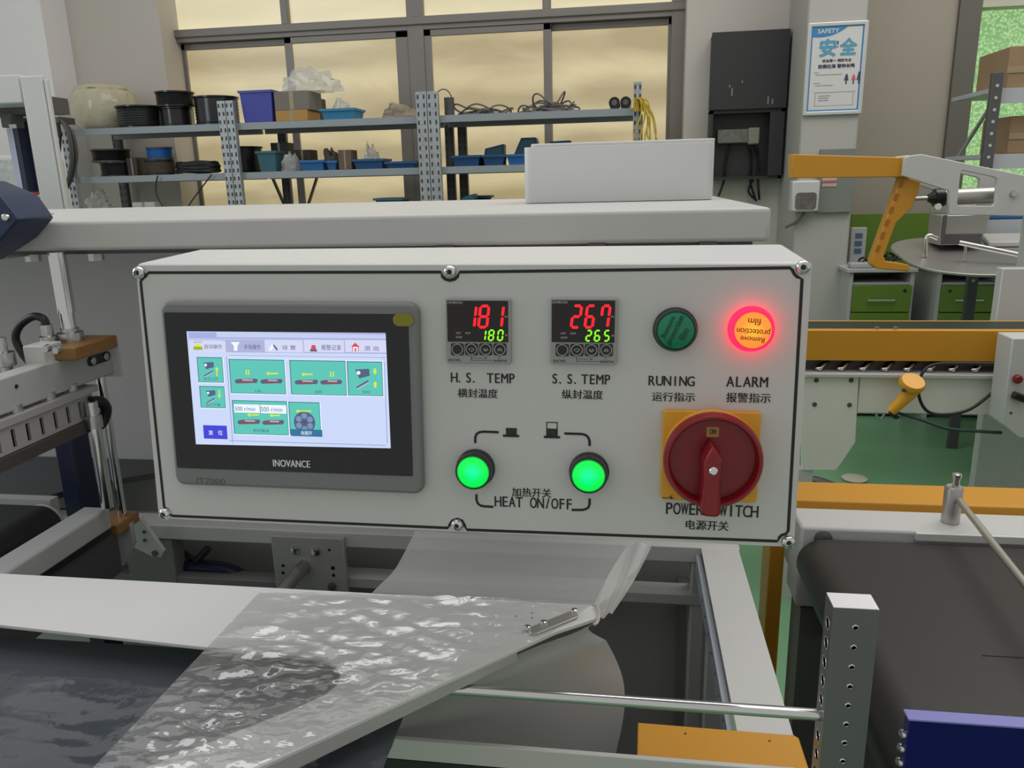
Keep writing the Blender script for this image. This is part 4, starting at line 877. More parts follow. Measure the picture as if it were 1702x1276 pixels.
# lower shelf
h1 = spool(150, 206, 269, SL, 5.03, 'black flanged spool at the bottom of the left pair, lower shelf'); spool(134, 192, 247, h1+0.001, 5.04, 'black flanged spool on top of the left pair, lower shelf', BLACK, DARKG)
carton(209, 226, 262, SL, 5.06, 0.14, 'narrow black box between the spool pairs, lower shelf', BLACK)
h1 = spool(229, 274, 265, SL, 5.03, 'dark clear-flanged spool beneath the blue one', BROWN, GLB); spool(232, 272, 244, h1+0.001, 5.04, 'spool of bright blue cable on the lower shelf', mat('blue_cable', (0.02, 0.12, 0.42, 1), 0.35), DARKG)
t = thing('black_cable_coil', 'flat coil of thick black cable lying on the lower shelf', 'cable', (W(330, 280, 5.12).x, 5.12, SL)); c_ = W(330, 280, 5.12)
for k in range(6):
    MB().tube([(c_.x+(0.150-0.006*(k % 3))*math.cos(q_), 5.115+(0.082-0.006*(k % 2))*math.sin(q_), SL+0.016+0.011*k+0.004*math.sin(3*q_+k)) for q_ in [i*math.pi/14 for i in range(28)]], 0.010, 8, closed=True).build('loop', WIREB, t, smooth=70)
spool(354, 418, 243, SL, 5.225, 'black spool half hidden by the left post, lower shelf', BLACK, BLACK)
bin_(426, 457, 251, SL, 5.03, 'teal bin right of the left post, lower shelf', TEAL, 0.16)
carton(449, 476, 237, SL, 5.22, 0.12, 'dark box standing behind the teal bin', mat('dark_green_box', (0.02, 0.035, 0.03, 1), 0.6))
lump(458, 492, 250, SL, 5.03, 0.13, 'grey clear bag of small parts between teal bin and brown box', BAGM, seed=6)
carton(487, 516, 249, SL, 5.2, 0.12, 'dark brown box behind the first blue bin', BROWN)
bin_(497, 537, 266, SL, 5.02, 'first bright blue bin from the left post, lower shelf', BLUEP, 0.15)
bin_(541, 558, 267, SL, 5.04, 'narrow bright blue bin, second from the left post', BLUEP, 0.13)
lump(526, 560, 243, SL, 5.22, 0.13, 'dark paper pouch behind the narrow blue bin', GREYB, 'paper_pouch', 'pouch', seed=9, part='paper')
carton(561, 583, 249, SL, 5.05, 0.12, 'upright brown carton between blue bins', mat('brown_card', (0.14, 0.10, 0.07, 1), 0.75))
hb = bin_(587, 636, 264, SL, 5.02, 'dark blue bin filled with a clear bag', mat('dark_blue_bin', (0.015, 0.08, 0.22, 1), 0.45), 0.17)
lump(597, 628, 239, SL+0.012, 5.05, 0.10, 'clear bag bulging out of the dark blue bin', BAGM, seed=11, amp=0.5)
bin_(641, 690, 268, SL, 5.02, 'low dark blue bin left of the middle post', mat('dark_blue_bin', (0.015, 0.08, 0.22, 1), 0.45), 0.17)
bin_(752, 797, 258, SL, 5.02, 'low navy blue bin right of the middle post', mat('navy_bin', (0.012, 0.07, 0.18, 1), 0.45), 0.18)
bin_(802, 838, 257, SL, 5.02, 'deeper navy bin under the tilted blue bin', mat('navy_bin', (0.012, 0.07, 0.18, 1), 0.45), 0.13)
bin_(842, 880, 256, SL, 5.03, 'bright blue bin partly behind the white cover box', BLUEP, 0.13)
def tilted_bin(pts, Y, d, label):
    P = [W(x, y, Y) for x, y in pts]; P[0].z = P[1].z = (SL if pts[0][1] < 300 else SB)+0.001; lo = min(p_.z for p_ in P)
    t = thing('tilted_bin', label, 'bin', (sum(p_.x for p_ in P)/len(P), Y+d/2, lo))
    MB().prism(P, (0, d, 0)).build('tub', mat('navy_bin', (0.012, 0.07, 0.18, 1), 0.45), t, bevel=0.004)
    cc = sum(P, Vector())/len(P); MB().prism([cc+(p_-cc)*0.8+Vector((0, -0.0015, 0)) for p_ in P], (0, 0.0012, 0)).build('inner_face', TEAL, t)
tilted_bin([(802, 268), (838, 267), (837, 239), (806, 247)], 5.22, 0.10, 'tilted navy bin leaning above the deeper navy bin')
tilted_bin([(846, 267), (902, 265), (890, 228), (866, 229)], 5.22, 0.14, 'tall angular blue bin beside the white cover box')
tilted_bin([(912, 265), (960, 264), (948, 233), (914, 235)], 5.22, 0.10, 'blue bin peeking over the white cover box')
# bottom shelf, just over the machine hood
lump(120, 172, 318, SB, 5.05, 0.2, 'tangled clear bag on the bottom shelf, far left', BAGM, seed=13, amp=0.6)
carton(219, 256, 336, SB, 5.04, 0.15, 'small white box low on the bottom shelf', mat('white_card', (0.5, 0.5, 0.48, 1), 0.6))
bin_(622, 668, 329, SB, 5.05, 'teal blue tray on the bottom shelf in the middle bay', TEAL, 0.2)
tilted_bin([(762, 340), (790, 339), (788, 322), (772, 326)], 5.10, 0.12, 'dark bracket-like box on the bottom shelf right of the middle post')
bin_(785, 814, 328, SB, 5.26, 'green blue tray on the bottom shelf behind the dark box', TEAL, 0.12)
for pts, lb in ((((262, 292), (259, 310), (262, 328), (272, 345)), 'thin cord dangling below the lower shelf, left'), (((352, 290), (335, 312), (318, 335), (312, 345)), 'thin cord dangling below the lower shelf near the left post')):
    o = MB().tube(smoothpts([W(x, y, 4.975) for x, y in pts]), 0.0045, 6).build('hanging_cord', WIREB, None, smooth=70); setp(o, lb, 'cord', 'cords under the shelf')
# hose bundle hanging at the left rack end
t = thing('hose_bundle', 'bundle of grey hoses hanging in an arc at the left end of the rack', 'hose', (W(115, 300, 4.9).x, 4.9, W(110, 318, 4.9).z))
for k in range(5):
    Yk = 4.86+0.012*k; dx = k*2.4-5
    MB().tube(smoothpts([W(93+dx*0.3, 197, Yk), W(106+dx*0.6, 202+k, Yk), W(118+dx, 225, Yk), W(123+dx, 260, Yk), W(118+dx*0.7, 292, Yk), W(108+dx*0.4, 316, Yk)]), 0.010, 8).build('hose', [DARKG, WIRE, RUBBER][k % 3], t, smooth=70)
MB().tube(smoothpts([W(96, 205, 4.85), W(100, 230, 4.85), W(99, 255, 4.85)]), [0.012]*8+[0.008]*8+[0.004], 8).build('hose_end', RUBBER, t, smooth=70)
c_ = W(93, 200, 4.88); MB().box(c_.x-0.03, c_.x+0.05, 4.84, 5.0, c_.z-0.02, c_.z+0.02).build('hook', DARKG, t, bevel=0.004)

# ============================================================ sealing machine
ZH = W(580, 358, 1.10).z; ZHB = W(580, 411, 1.10).z; XHR = W(1281, 372, 1.10).x
ZR = 0.864
mc = thing('sealing_machine', 'white painted sealing machine frame with overhead hood and open film bay', 'machine', (-0.6, 1.2, 0))
MB().box(-1.9, XHR, 1.10, 1.95, ZHB, ZH).build('hood', WHITE2, mc, bevel=0.006, seg=3)
MB().box(-1.9, XHR-0.02, 1.115, 1.135, ZHB-0.006, ZHB+0.001).build('hood_lip', DARKG, mc)
for x, y in ((745, 407), (992, 404), (1175, 401)):
    a = W(x, y, 1.12); MB().box(a.x-0.012, a.x+0.012, 1.10, 1.13, ZHB-0.004, ZHB+0.0005).build('hood_clip', DARKG, mc)
a = W(1284, 366, 1.2); MB().lathe([(0.008, 0), (0.008, 0.006), (0.004, 0.010)], (XHR, 1.2, a.z), (1, 0, 0), 14).build('hood_screw', CHROME, mc, smooth=40)
a = W(80, 357, 1.5); MB().box(a.x-0.02, a.x+0.03, 1.46, 1.48, ZH-0.0005, ZH+0.001).build('hood_mark', DARKG, mc)
MB().box(-0.20, -0.06, 1.145, 1.20, 1.20, ZHB+0.002).build('panel_bracket', WHITE2, mc, bevel=0.003)
# hood nuts and guide shaft below the hood (left)
for x, y in ((42, 438), (146, 424)):
    a = W(x, y, 1.16); MB().lathe([(0.012, -0.014), (0.012, 0.02)], (a.x, 1.18, ZHB-0.008), (0, 0, 1), 6).build('nut', STEEL, mc)
MB().box(-1.3, W(60, 432, 1.2).x, 1.14, 1.35, ZHB-0.014, ZHB+0.001).build('under_plate', GREYL, mc, bevel=0.002)
MACHW = mat('machine_back_paint', (0.62, 0.62, 0.63, 1), 0.45, var=0.04)
MB().box(-1.95, 0.12, 1.44, 1.47, 0.05, ZHB+0.004).build('rear_panel', MACHW, mc)
# rear frame under the control box
def zy(py, px, Y): return W(px, py, Y).z
YR = 1.20
MB().box(-1.4, 0.186, YR, YR+0.05, ZR-0.028, ZR).build('rear_rail', WHITE2, mc, bevel=0.002)
zm0 = zy(1004, 1100, YR); zm1 = zy(986, 1100, YR)
MB().box(-0.52, 0.13, YR, YR+0.04, zm0, zm1).build('rear_cross_rail', GREYL, mc, bevel=0.002)
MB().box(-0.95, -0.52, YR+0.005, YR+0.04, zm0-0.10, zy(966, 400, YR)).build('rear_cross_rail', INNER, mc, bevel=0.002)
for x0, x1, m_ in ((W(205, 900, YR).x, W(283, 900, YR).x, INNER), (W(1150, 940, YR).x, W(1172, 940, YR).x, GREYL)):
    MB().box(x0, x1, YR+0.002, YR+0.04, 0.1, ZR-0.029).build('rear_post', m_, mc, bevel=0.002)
MB().box(-1.35, 0.15, YR+0.10, YR+0.12, 0.1, ZR-0.03).build('rear_inner_panel', GREYL, mc)
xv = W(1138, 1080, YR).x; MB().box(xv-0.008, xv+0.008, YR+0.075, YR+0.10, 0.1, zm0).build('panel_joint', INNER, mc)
MB().box(-1.35, 0.15, 0.60, YR+0.1, 0.08, 0.10).build('bottom_light_block', DARKG, mc)  # unseen plate closing the frame below, added to keep light out
q = wbox(455, 574, 893, 992, YR-0.012)
bpL = MB().box(q[0], q[1], YR-0.012, YR, q[2]-0.1, q[3]).build('bearing_plate', mat('grey_steel_plate', (0.34, 0.34, 0.33, 1), 0.45, var=0.05), mc, bevel=0.002)
for x, y, r, m_ in ((491, 914, 0.0075, STEEL), (525, 916, 0.0075, STEEL), (470, 940, 0.003, BLACK), (470, 952, 0.003, BLACK), (553, 944, 0.0035, BLACK), (554, 956, 0.003, BLACK), (552, 974, 0.0075, DARKG), (547, 914, 0.0025, BLACK)):
    a = W(x, y, YR-0.013); MB().lathe([(r, 0), (r, 0.004 if m_ is not BLACK else 0.0006), (r*0.5, 0.0055 if m_ is not BLACK else 0.0007)], (a.x, YR-0.012, a.z), (0, -1, 0), 14).build('bolt' if m_ is not BLACK else 'bolt_hole', m_, bpL, smooth=40)
a = W(505, 940, YR-0.012); MB().tube([(a.x, YR-0.012, a.z), (a.x, YR-0.12, a.z)], 0.012, 18).build('stub_shaft', STEEL, bpL, smooth=50)
# blue hose and cable in the recess
MB().tube(smoothpts([W(292, 940, 1.24), W(340, 942, 1.24), W(385, 950, 1.24), W(425, 975, 1.24)]), 0.014, 8).build('blue_hose', NAVY, mc, smooth=60)
MB().tube(smoothpts([W(290, 905, 1.25), W(315, 925, 1.24), W(330, 930, 1.24), W(346, 910, 1.24)]), 0.005, 6).build('thin_cable', WIREB, mc, smooth=60)
MB().tube([W(326, 932, 1.235), W(346, 911, 1.235)], 0.007, 8).build('cable_end', mat('purple_plug', (0.03, 0.015, 0.03, 1), 0.5), mc, smooth=60)
# right-hand rail running towards the viewer, front beam
MB().box(0.124, 0.183, 0.68, YR, ZR-0.004, ZR).box(0.179, 0.183, 0.68, YR, ZR-0.05, ZR-0.004).build('side_rail', WHITE2, mc)
MB().box(0.116, 0.124, 0.68, YR, ZR-0.045, ZR-0.012).build('inner_flange', mat('zinc_flange', (0.42, 0.45, 0.50, 1), 0.45, 0.3), mc)
for i in range(9):
    MB().lathe([(0.002, 0), (0.002, 0.0006)], (0.116, 0.72+i*0.045, ZR-0.028), (-1, 0, 0), 8).build('flange_hole', BLACK, mc)
MB().box(0.13, 0.175, 0.66, YR, 0.0, 0.10).build('foot_rail', WHITE2, mc)
for y in (0.69, 1.16): MB().box(0.135, 0.175, y-0.02, y+0.02, 0.05, ZR-0.004).build('leg', WHITE2, mc)
ZF = 0.90; yfb = W(1026, 1251, Z=ZF).y
MB().box(-1.0, 0.165, yfb-0.006, yfb, ZF-0.024, ZF).build('front_beam', WHITE2, mc, bevel=0.001)
MB().box(-1.0, 0.165, yfb-0.006, yfb-0.001, 0.0, ZF-0.0245).build('front_cover', mat('black_sheet', (0.018, 0.018, 0.018, 1), 0.5), mc)
# ---- sealing jaw on the left
XB = -0.84
zb1 = W(182, 572, 1.15).z; zb0 = W(182, 620, 1.15).z
jw = MB().box(XB-0.03, XB, 0.55, 1.15, zb0, zb1).build('upper_jaw_bar', GREYL, mc, bevel=0.002)
MB().box(XB-0.04, XB+0.012, 1.15, 1.156, zb0-0.006, zb1+0.012).build('jaw_end_plate', WHITE2, mc)
a = W(164, 596, X=XB); sl = sheet('jaw_slot', [rrect(-0.028, 0.028, -0.008, 0.008, 0.0078)], 0.001, Matrix.Translation((XB+0.0008, a.y, a.z)) @ Matrix.Rotation(math.pi/2, 4, 'Z') @ Matrix.Rotation(math.pi/2, 4, 'X') @ T((0, 0, -0.001)), BLACK, jw)
for dy in (-0.016, 0.016): MB().lathe([(0.006, 0), (0.006, 0.003), (0.003, 0.004)], (XB, a.y+dy, a.z), (1, 0, 0), 12).build('jaw_screw', STEEL, jw, smooth=40)
a = W(27, 642, X=XB); MB().lathe([(0.003, 0), (0.003, 0.001)], (XB, a.y, a.z), (1, 0, 0), 8).build('jaw_hole', BLACK, jw)
sh0 = W(98, 430, 1.08); sh1 = W(115, 556, 1.08); xsft = (sh0.x+sh1.x)/2
MB().tube([(xsft, 1.08, ZHB), (xsft, 1.08, sh1.z+0.035)], 0.0125, 20).build('guide_shaft', CHROME, mc, smooth=50)
MB().tube([(xsft, 1.08, sh1.z+0.035), (xsft, 1.08, sh1.z)], 0.0105, 20).build('shaft_neck', CHROME, mc, smooth=50)
MB().lathe([(0.019, -0.010), (0.019, 0.004), (0.014, 0.006), (0.014, 0.010)], (xsft, 1.08, sh1.z), (0, 0, 1), 24).build('shaft_collar', STEEL, mc, smooth=40)
MB().box(xsft-0.03, xsft+0.042, 1.03, 1.13, zb1, sh1.z-0.010).build('resin_block', PEAK, mc, bevel=0.002)
bb = W(85, 580, 1.04); MB().box(bb.x-0.022, bb.x+0.012, 1.01, 1.05, zb1-0.01, zb1+0.026).build('angle_bracket', WHITE2, mc, bevel=0.002)
for x, y in ((98, 581), (81, 578)): a = W(x, y, 1.01); MB().lathe([(0.006, 0), (0.005, 0.008)], (a.x, 1.01, a.z), (0, -1, 0), 10).build('bolt', STEEL, mc, smooth=40)
a = W(78, 550, 1.06); MB().lathe([(0.013, -0.03), (0.013, -0.008), (0.009, -0.006), (0.009, 0.010)], (a.x, 1.06, a.z), (0, 0, 1), 12).build('hose_fitting', STEEL, mc, smooth=40)
MB().tube(smoothpts([(a.x, 1.06, a.z+0.008), W(72, 530, 1.06), W(55, 526, 1.06), W(34, 540, 1.06), W(26, 562, 1.06), W(38, 588, 1.06), W(52, 604, 1.06)]), 0.006, 10).build('black_hose', WIREB, mc, smooth=60)
a = W(8, 594, 1.0); MB().lathe([(0.006, 0.05), (0.006, 0.03), (0.014, 0.028), (0.014, 0.008), (0.008, 0.006), (0.008, -0.02)], (a.x, 1.0, a.z-0.02), (0, 0, 1), 12).build('adjusting_bolt', STEEL, mc, smooth=40)
a = W(66, 592, 1.03); MB().box(a.x-0.012, a.x+0.01, 1.02, 1.05, zb1-0.012, zb1+0.012).build('sensor_block', BLACK, mc)
# slotted guard
XG = -0.835; zg1 = W(152, 652, X=XG); zgb = W(155, 692, X=XG); YG1 = zg1.y
zt_, zl_ = zg1.z, zgb.z; n = 13; y0 = 0.72; st = (YG1-0.006-y0)/n
g = MB().box(XG-0.004, XG, 0.55, YG1, zt_-0.007, zt_).box(XG-0.004, XG, 0.55, YG1, zl_, zl_+0.005).box(XG-0.004, XG, 0.55, y0, zl_+0.005, zt_-0.007)
for i in range(n): g.box(XG-0.004, XG, y0+i*st+st*0.26, y0+(i+1)*st, zl_+0.005, zt_-0.007)
g.build('slotted_guard', mat('guard_grey', (0.36, 0.35, 0.34, 1), 0.45), mc)
MB().box(XG-0.05, XG-0.03, 0.55, YG1, zl_, zt_).build('heater_block', BLACK, mc)
MB().box(XG-0.05, XG+0.006, 0.55, YG1+0.004, zl_-0.018, zl_-0.001).build('guard_sill', mat('dark_brown_steel', (0.06, 0.05, 0.045, 1), 0.5), mc)
MB().box(XG-0.045, XG+0.004, 0.56, YG1+0.012, zt_, zt_+0.010).build('guard_top', mat('guard_grey', (0.36, 0.35, 0.34, 1), 0.45), mc)
for x, y in ((117, 641), (80, 656), (25, 680)): a = W(x, y, X=XG-0.012); MB().lathe([(0.005, 0.03), (0.005, 0.012), (0.010, 0.011), (0.010, 0)], (a.x, a.y, zt_+0.010), (0, 0, 1), 10).build('spring_bolt', STEEL, mc, smooth=40)
# twin rods, resin foot, lower bar and bracket plates
a0, a1 = W(166, 630, 1.13), W(205, 856, 1.13); xr_ = (a0.x+a1.x)/2
MB().tube([(xr_, 1.13, zb0), (xr_, 1.13, a1.z)], 0.0075, 16).build('guide_rod', CHROME, mc, smooth=50)
a2, a3 = W(154, 716, 1.06), W(184, 842, 1.06); xr2 = (a2.x+a3.x)/2
MB().tube([(xr2, 1.06, zl_+0.03), (xr2, 1.06, a3.z)], 0.0095, 16).build('guide_rod', CHROME, mc, smooth=50)
MB().lathe([(0.0125, 0), (0.0125, 0.02)], (xr2, 1.06, zl_-0.012), (0, 0, 1), 16).build('rod_collar', STEEL, mc, smooth=40)
MB().tube(smoothpts([W(150, 668, 1.07), W(168, 668, 1.09), W(176, 682, 1.10), W(165, 706, 1.09), W(128, 713, 1.05)]), 0.009, 10).build('heater_cable', WIREB, mc, smooth=60)
f = W(196, 866, 1.12); MB().box(f.x-0.028, f.x+0.02, 1.09, 1.15, f.z-0.012, a1.z).build('resin_foot', PEAK, mc, bevel=0.002)
XL = W(183, 850, 1.08).x; zl1 = W(183, 843, 1.08).z; zl0 = W(183, 876, 1.08).z
MB().box(XL-0.045, XL, 0.55, 1.08, zl0, zl1).build('lower_jaw_bar', GREYL, mc, bevel=0.003)
MB().box(XL-0.045, XL-0.004, 0.55, 1.08, zl0-0.012, zl0-0.0005).build('lower_jaw_seal', BLACK, mc)
MB().box(XL-0.05, XL-0.01, 0.55, 1.10, zl0-0.09, zl0-0.012).build('lower_jaw_web', DARKG, mc)
P = [W(x, y, 1.17) for x, y in ((216, 862), (233, 860), (272, 916), (268, 926), (255, 926), (218, 908))]
brk = MB().prism(P, (0, 0.008, 0)).build('bracket_plate', WHITE2, mc, bevel=0.001)
for x, y, r in ((239, 884, 0.003), (240, 898, 0.003), (257, 920, 0.006)): a = W(x, y, 1.168); MB().lathe([(r, 0), (r, 0.002)], (a.x, 1.1695, a.z), (0, -1, 0), 10).build('bolt', DARKG, brk)
P = [W(x, y, 1.12) for x, y in ((188, 880), (216, 870), (222, 905), (205, 940), (188, 940))]
MB().prism(P, (0, 0.01, 0)).build('bracket_plate', GREYL, mc, bevel=0.001)
# navy column, dark shelf, belt roller at the far left
cc = [W(x, y, 1.36) for x, y in ((96, 780), (126, 780))]; MB().box(cc[0].x*1.22/1.36, cc[1].x*1.22/1.36, 1.22, 1.27, 0.3, 1.16).build('navy_column', NAVY, mc, bevel=0.004)
zs = W(60, 800, 1.3).z
MB().prism([(-1.5, 0.95, zs), (-1.09, 1.20, zs), (-1.05, 1.29, zs), (-0.92, 1.38, zs), (-0.90, 1.438, zs), (-1.9, 1.438, zs)], (0, 0, -0.012)).build('dark_ledge', DARKG, mc)
MB().tube(smoothpts([W(142, 846, 1.3), W(134, 830, 1.3), W(142, 822, 1.3), W(152, 832, 1.3), W(146, 850, 1.3)]), 0.006, 8).build('cable_curl', WIREB, mc, smooth=60)
ry = W(98, 862, 1.12)
rollr = 0.035; rc = (ry.x-0.03, ry.z-0.012)
MB().tube([(rc[0], 0.55, rc[1]), (rc[0], 1.12, rc[1])], rollr, 28).build('belt_roller', RUBBER, mc, smooth=50)
MB().box(-1.6, rc[0], 0.55, 1.12, rc[1]+rollr-0.004, rc[1]+rollr).build('infeed_belt', RUBBER, mc)
MB().lathe([(rollr, 0), (rollr*1.06, 0.001), (rollr*1.06, 0.004), (rollr*0.9, 0.004)], (rc[0], 1.12, rc[1]), (0, 1, 0), 28).build('roller_rim', GREYL, mc, smooth=40)
MB().box(-1.6, ry.x-0.02, 1.13, 1.15, rc[1]-0.04, rc[1]+rollr+0.006).build('infeed_side_plate', GREYL, mc)
# blue bracket at the left edge of the hood
P = [W(x, y, 1.02) for x, y in ((-60, 300), (0, 325), (29, 366), (0, 400), (-60, 440))]
t = thing('blue_bracket', 'dark blue folded bracket with a screw at the left edge, on the hood', 'bracket', (P[2].x, 1.06, P[3].z))
MB().prism(P, (0, 0.075, 0)).build('plate', mat('dark_blue_paint', (0.012, 0.03, 0.08, 1), 0.35), t, bevel=0.003)
a = W(11, 361, 1.02); MB().lathe([(0.006, 0), (0.005, 0.004), (0.002, 0.005)], (a.x, 1.02, a.z), (0, -1, 0), 14).build('screw', CHROME, t, smooth=40)

# ---- white cover box standing on the hood
yb = 1.50; q = wbox(871, 1187, 240, 333, yb); hb = W(1030, 240, yb).z
t = thing('cover_box', 'white round-cornered cover box standing on the hood', 'box', ((q[0]+q[1])/2, yb+0.1, ZH))
sheet('body', [rrect(q[0], q[1], yb, yb+0.20, 0.012, 6)], hb-ZH-0.001, T((0, 0, ZH+0.001)), WHITE, t, bevel=0.001)
sheet('lid', [rrect(q[0]+0.012, q[1]+0.001, yb+0.006, yb+0.194, 0.010, 6)], 0.006, T((0, 0, hb)), WHITE, t, bevel=0.002)

# ============================================================ film former plate and film
ZP = 1.0054; PT = 0.004
def fz(px, py, z=ZP): v = W(px, py, Z=z); return (v.x, v.y)
fo = thing('film_former', 'white pointed film former plate with rounded cut-out below the control box', 'former plate', (-0.4, 0.62, ZP-0.03))
yT = W(500, 979, Z=ZP).y
outline = [(-0.95, yT), (-0.040, yT)]+[(-0.040+0.016*math.sin(t_), yT-0.016+0.016*math.cos(t_)) for t_ in [i*D2R(130)/6 for i in range(1, 7)]]
e0 = Vector(fz(924, 1049)); e1 = Vector(fz(500, 1243)); ed = (e1-e0).normalized()
outline += [tuple(e0), tuple(e1), tuple(e1+ed*0.16), (e1.x+ed.x*0.16-0.55, e1.y+ed.y*0.16)]
cut = [fz(x, y) for x, y in ((0, 1038), (342, 1075), (500, 1090), (535, 1095), (557, 1106), (566, 1120), (560, 1138), (540, 1154), (480, 1181), (239, 1276))]
dcut = (Vector(cut[-1])-Vector(cut[-2])).normalized(); c_end = Vector(cut[-1])+dcut*0.07
cut = [(-0.85, cut[0][1])]+cut+[tuple(c_end), (-0.85, c_end.y)]
sheet('plate', [outline, cut], PT, T((0, 0, ZP-PT)), WHITE, fo, bevel=0.0006)
eN = Vector((-ed.y, ed.x)); 
if eN.x < 0: eN = -eN
b0 = e0+ed*0.05; b1 = e1+ed*0.14
MB().prism([(b0.x, b0.y, ZP-PT), (b1.x, b1.y, ZP-PT), (b1.x, b1.y, ZP-0.020), (b0.x, b0.y, ZP-0.013)], (-eN.x*0.004, -eN.y*0.004, 0)).build('edge_flange', GREYL, fo)
MB().box(-0.95, -0.80, yT-0.30, yT, ZP-0.05, ZP-PT).build('mounting_block', GREYL, fo, bevel=0.002)
# tip fitting: slotted steel nose with screws under the film
a = Vector(fz(885, 1052)); b = Vector(fz(958, 1022)); dd = (b-a).normalized(); nn_ = Vector((-dd.y, dd.x))
ang = math.atan2(dd.y, dd.x); L = (b-a).length
nose = sheet('tip_fitting', [rrect(-0.004, L, -0.007, 0.007, 0.0065)], 0.003, Matrix.Translation((a.x, a.y, ZP)) @ Matrix.Rotation(ang, 4, 'Z'), mat('tip_steel', (0.42, 0.40, 0.38, 1), 0.3, 0.6), fo, bevel=0.0008)
for x, y in ((877, 1048), (904, 1040), (955, 1020)):
    v = fz(x, y); MB().lathe([(0.0035, 0.003), (0.0033, 0.0055), (0.0015, 0.0062)], (v[0], v[1], ZP), (0, 0, 1), 14).build('screw', CHROME, nose, smooth=40)
for x, y in ((858, 1024), (884, 1019), (884, 1027)):
    v = fz(x, y); MB().lathe([(0.0013, 0), (0.0013, 0.0004)], (v[0], v[1], ZP), (0, 0, 1), 10).build('screw_hole', DARKG, fo)
# film
fi = thing('shrink_film', 'clear wrinkled shrink film stretched over the former plate and hanging behind it', 'film', (-0.2, 0.7, ZR-0.1))
def wr(x, y, s=1.0):
    v = Vector((x*26, y*60, 0)); return s*(0.5+0.5*mnoise.noise(v)+0.35*mnoise.noise(v*2.3)+0.10*mnoise.noise(v*6))
def flat(u, v):
    l = Vector(fz(430-330*v, 986+(1335-986)*v)); r = Vector(fz(985+(912-985)*min(v*5, 1), 1004+(1055-1004)*min(v*5, 1))) if v < 0.2 else None
    if r is None:
        k = (v-0.2)/0.8; r = Vector(fz(912-(912-330)*k, 1055+(1318-1055)*k))
    p = l.lerp(r, u); edge = min(u, 1-u)*8; edge = min(edge, 1)
    return (p.x, p.y, ZP+0.0008+0.0062*max(wr(p.x, p.y)-0.15, 0)*edge)
grid(110, 90, flat).build('flat_layer', FILM, fi, smooth=180)
def rear(u, v):
    # rises backwards from the plate's rear edge
    b = W(618+(992-618)*u, 985+20*u, Z=ZP); t_ = W(690+(1088-690)*u, 882+18*u, 0.98)
    p = b.lerp(t_, v); k = mnoise.noise(Vector((p.x*20, v*3, 0)))
    return (p.x, p.y-0.004*math.sin(v*math.pi)+0.003*k, p.z+0.004*k*math.sin(v*3.1)-0.010*math.sin(v*math.pi))
grid(50, 24, rear).build('rear_sheet', FILMH, fi, smooth=180)
def fold(u, v):
    b = W(985+32*u, 1008+15*u, Z=ZP-0.004*u); t_ = W(1046+42*u, 898+2*u, 0.975-0.04*u); p = b.lerp(t_, v)
    return (p.x, p.y-0.008*math.sin(u*math.pi), p.z+0.004*math.sin(u*9+v*4))
grid(12, 20, fold).build('folded_edge', FILMH, fi, smooth=180)
def hang(u, v):
    xt = 600+(1000-600)*u; yt_ = 1200+(1030-1200)*u
    tp = W(xt, min(yt_, 1260), Z=ZP-0.006)
    xb = 560+(1032-560)*u+(12*math.sin(v*5)*u)
    bt = W(xb, 1262+8*u, 0.745)
    p = tp.lerp(bt, v); bulge = math.sin(v*math.pi)
    return (p.x+(0.016*(v-0.15)*(1-v)*4*u if v > 0.15 else -0.016*u*math.sin(v/0.15*math.pi)), p.y+0.012*bulge+0.006*mnoise.noise(Vector((u*5, v*2.5, 3))), p.z)
grid(50, 40, hang).build('hanging_sheet', FILMH, fi, smooth=180)
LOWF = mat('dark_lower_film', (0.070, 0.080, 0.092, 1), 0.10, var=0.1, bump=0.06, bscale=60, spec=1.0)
def low(u, v):
    x = -0.86+u*0.66; y = 0.40+v*0.28
    b_ = (1-v)**1.5
    return (x, y, ZP-0.030-0.016*b_+0.0055*b_*wr(x*0.35, y*0.8)*1.6+0.0012*wr(x, y)*(1 if v < 0.8 else 0))
grid(80, 60, low).build('lower_layer', LOWF, fi, smooth=180)
# loop of film at the tip
MB().tube([Vector((*fz(988+8*math.cos(q_)*1.0, 1026+17*math.sin(q_)), ZP+0.004)) for q_ in [D2R(-80+i*14) for i in range(14)]], 0.0016, 8).build('rolled_edge', mat('pinkish_film_edge', (0.55, 0.47, 0.45, 1), 0.15), fi, smooth=60)

# ============================================================ guide rod, perforated post, yellow plate, blue box
rz = W(1369, 1188, 0.632)
o = MB().tube([(-0.20, 0.632, rz.z), (0.174, 0.632, rz.z)], 0.0052, 20).build('guide_bar', CHROME, None, smooth=50)
setp(o, 'thin polished steel bar running from the perforated post to under the former plate', 'bar')
pf = W(1385, 1010, 0.62); pr_ = W(1463, 1008, 0.62)
t = thing('perforated_post', 'grey aluminium square post drilled with a row of holes', 'post', ((pf.x+pr_.x)/2, 0.632, 0.0))
tmp = MB().box(pf.x, pr_.x, 0.62, 0.645, 0.0, pf.z).build('post', ALU, t)
cu = MB(); xm = pf.x+0.40*(pr_.x-pf.x); zs_ = [W(x, y, 0.62).z for x, y in ((1421, 1043), (1419, 1075), (1417, 1109), (1413, 1141), (1411, 1172), (1408, 1203), (1406, 1234), (1403, 1265))]
dz = (zs_[0]-zs_[-1])/7; zs_ = [zs_[0]-dz*i for i in range(12)]
cut_o = MB()
for z in zs_: cut_o.lathe([(0.0016, -0.003), (0.0016, 0.012)], (pf.x+0.52*(pr_.x-pf.x), 0.62, z), (0, 1, 0), 14)
zside = []
for i, z in enumerate(zs_):
    z2 = z-0.004
    if abs(z2-rz.z) < 0.008: continue
    zside.append(z2)
for z in zside: cut_o.lathe([(0.0048, -0.003), (0.0048, 0.010)], (pf.x, 0.632, z), (1, 0, 0), 20)
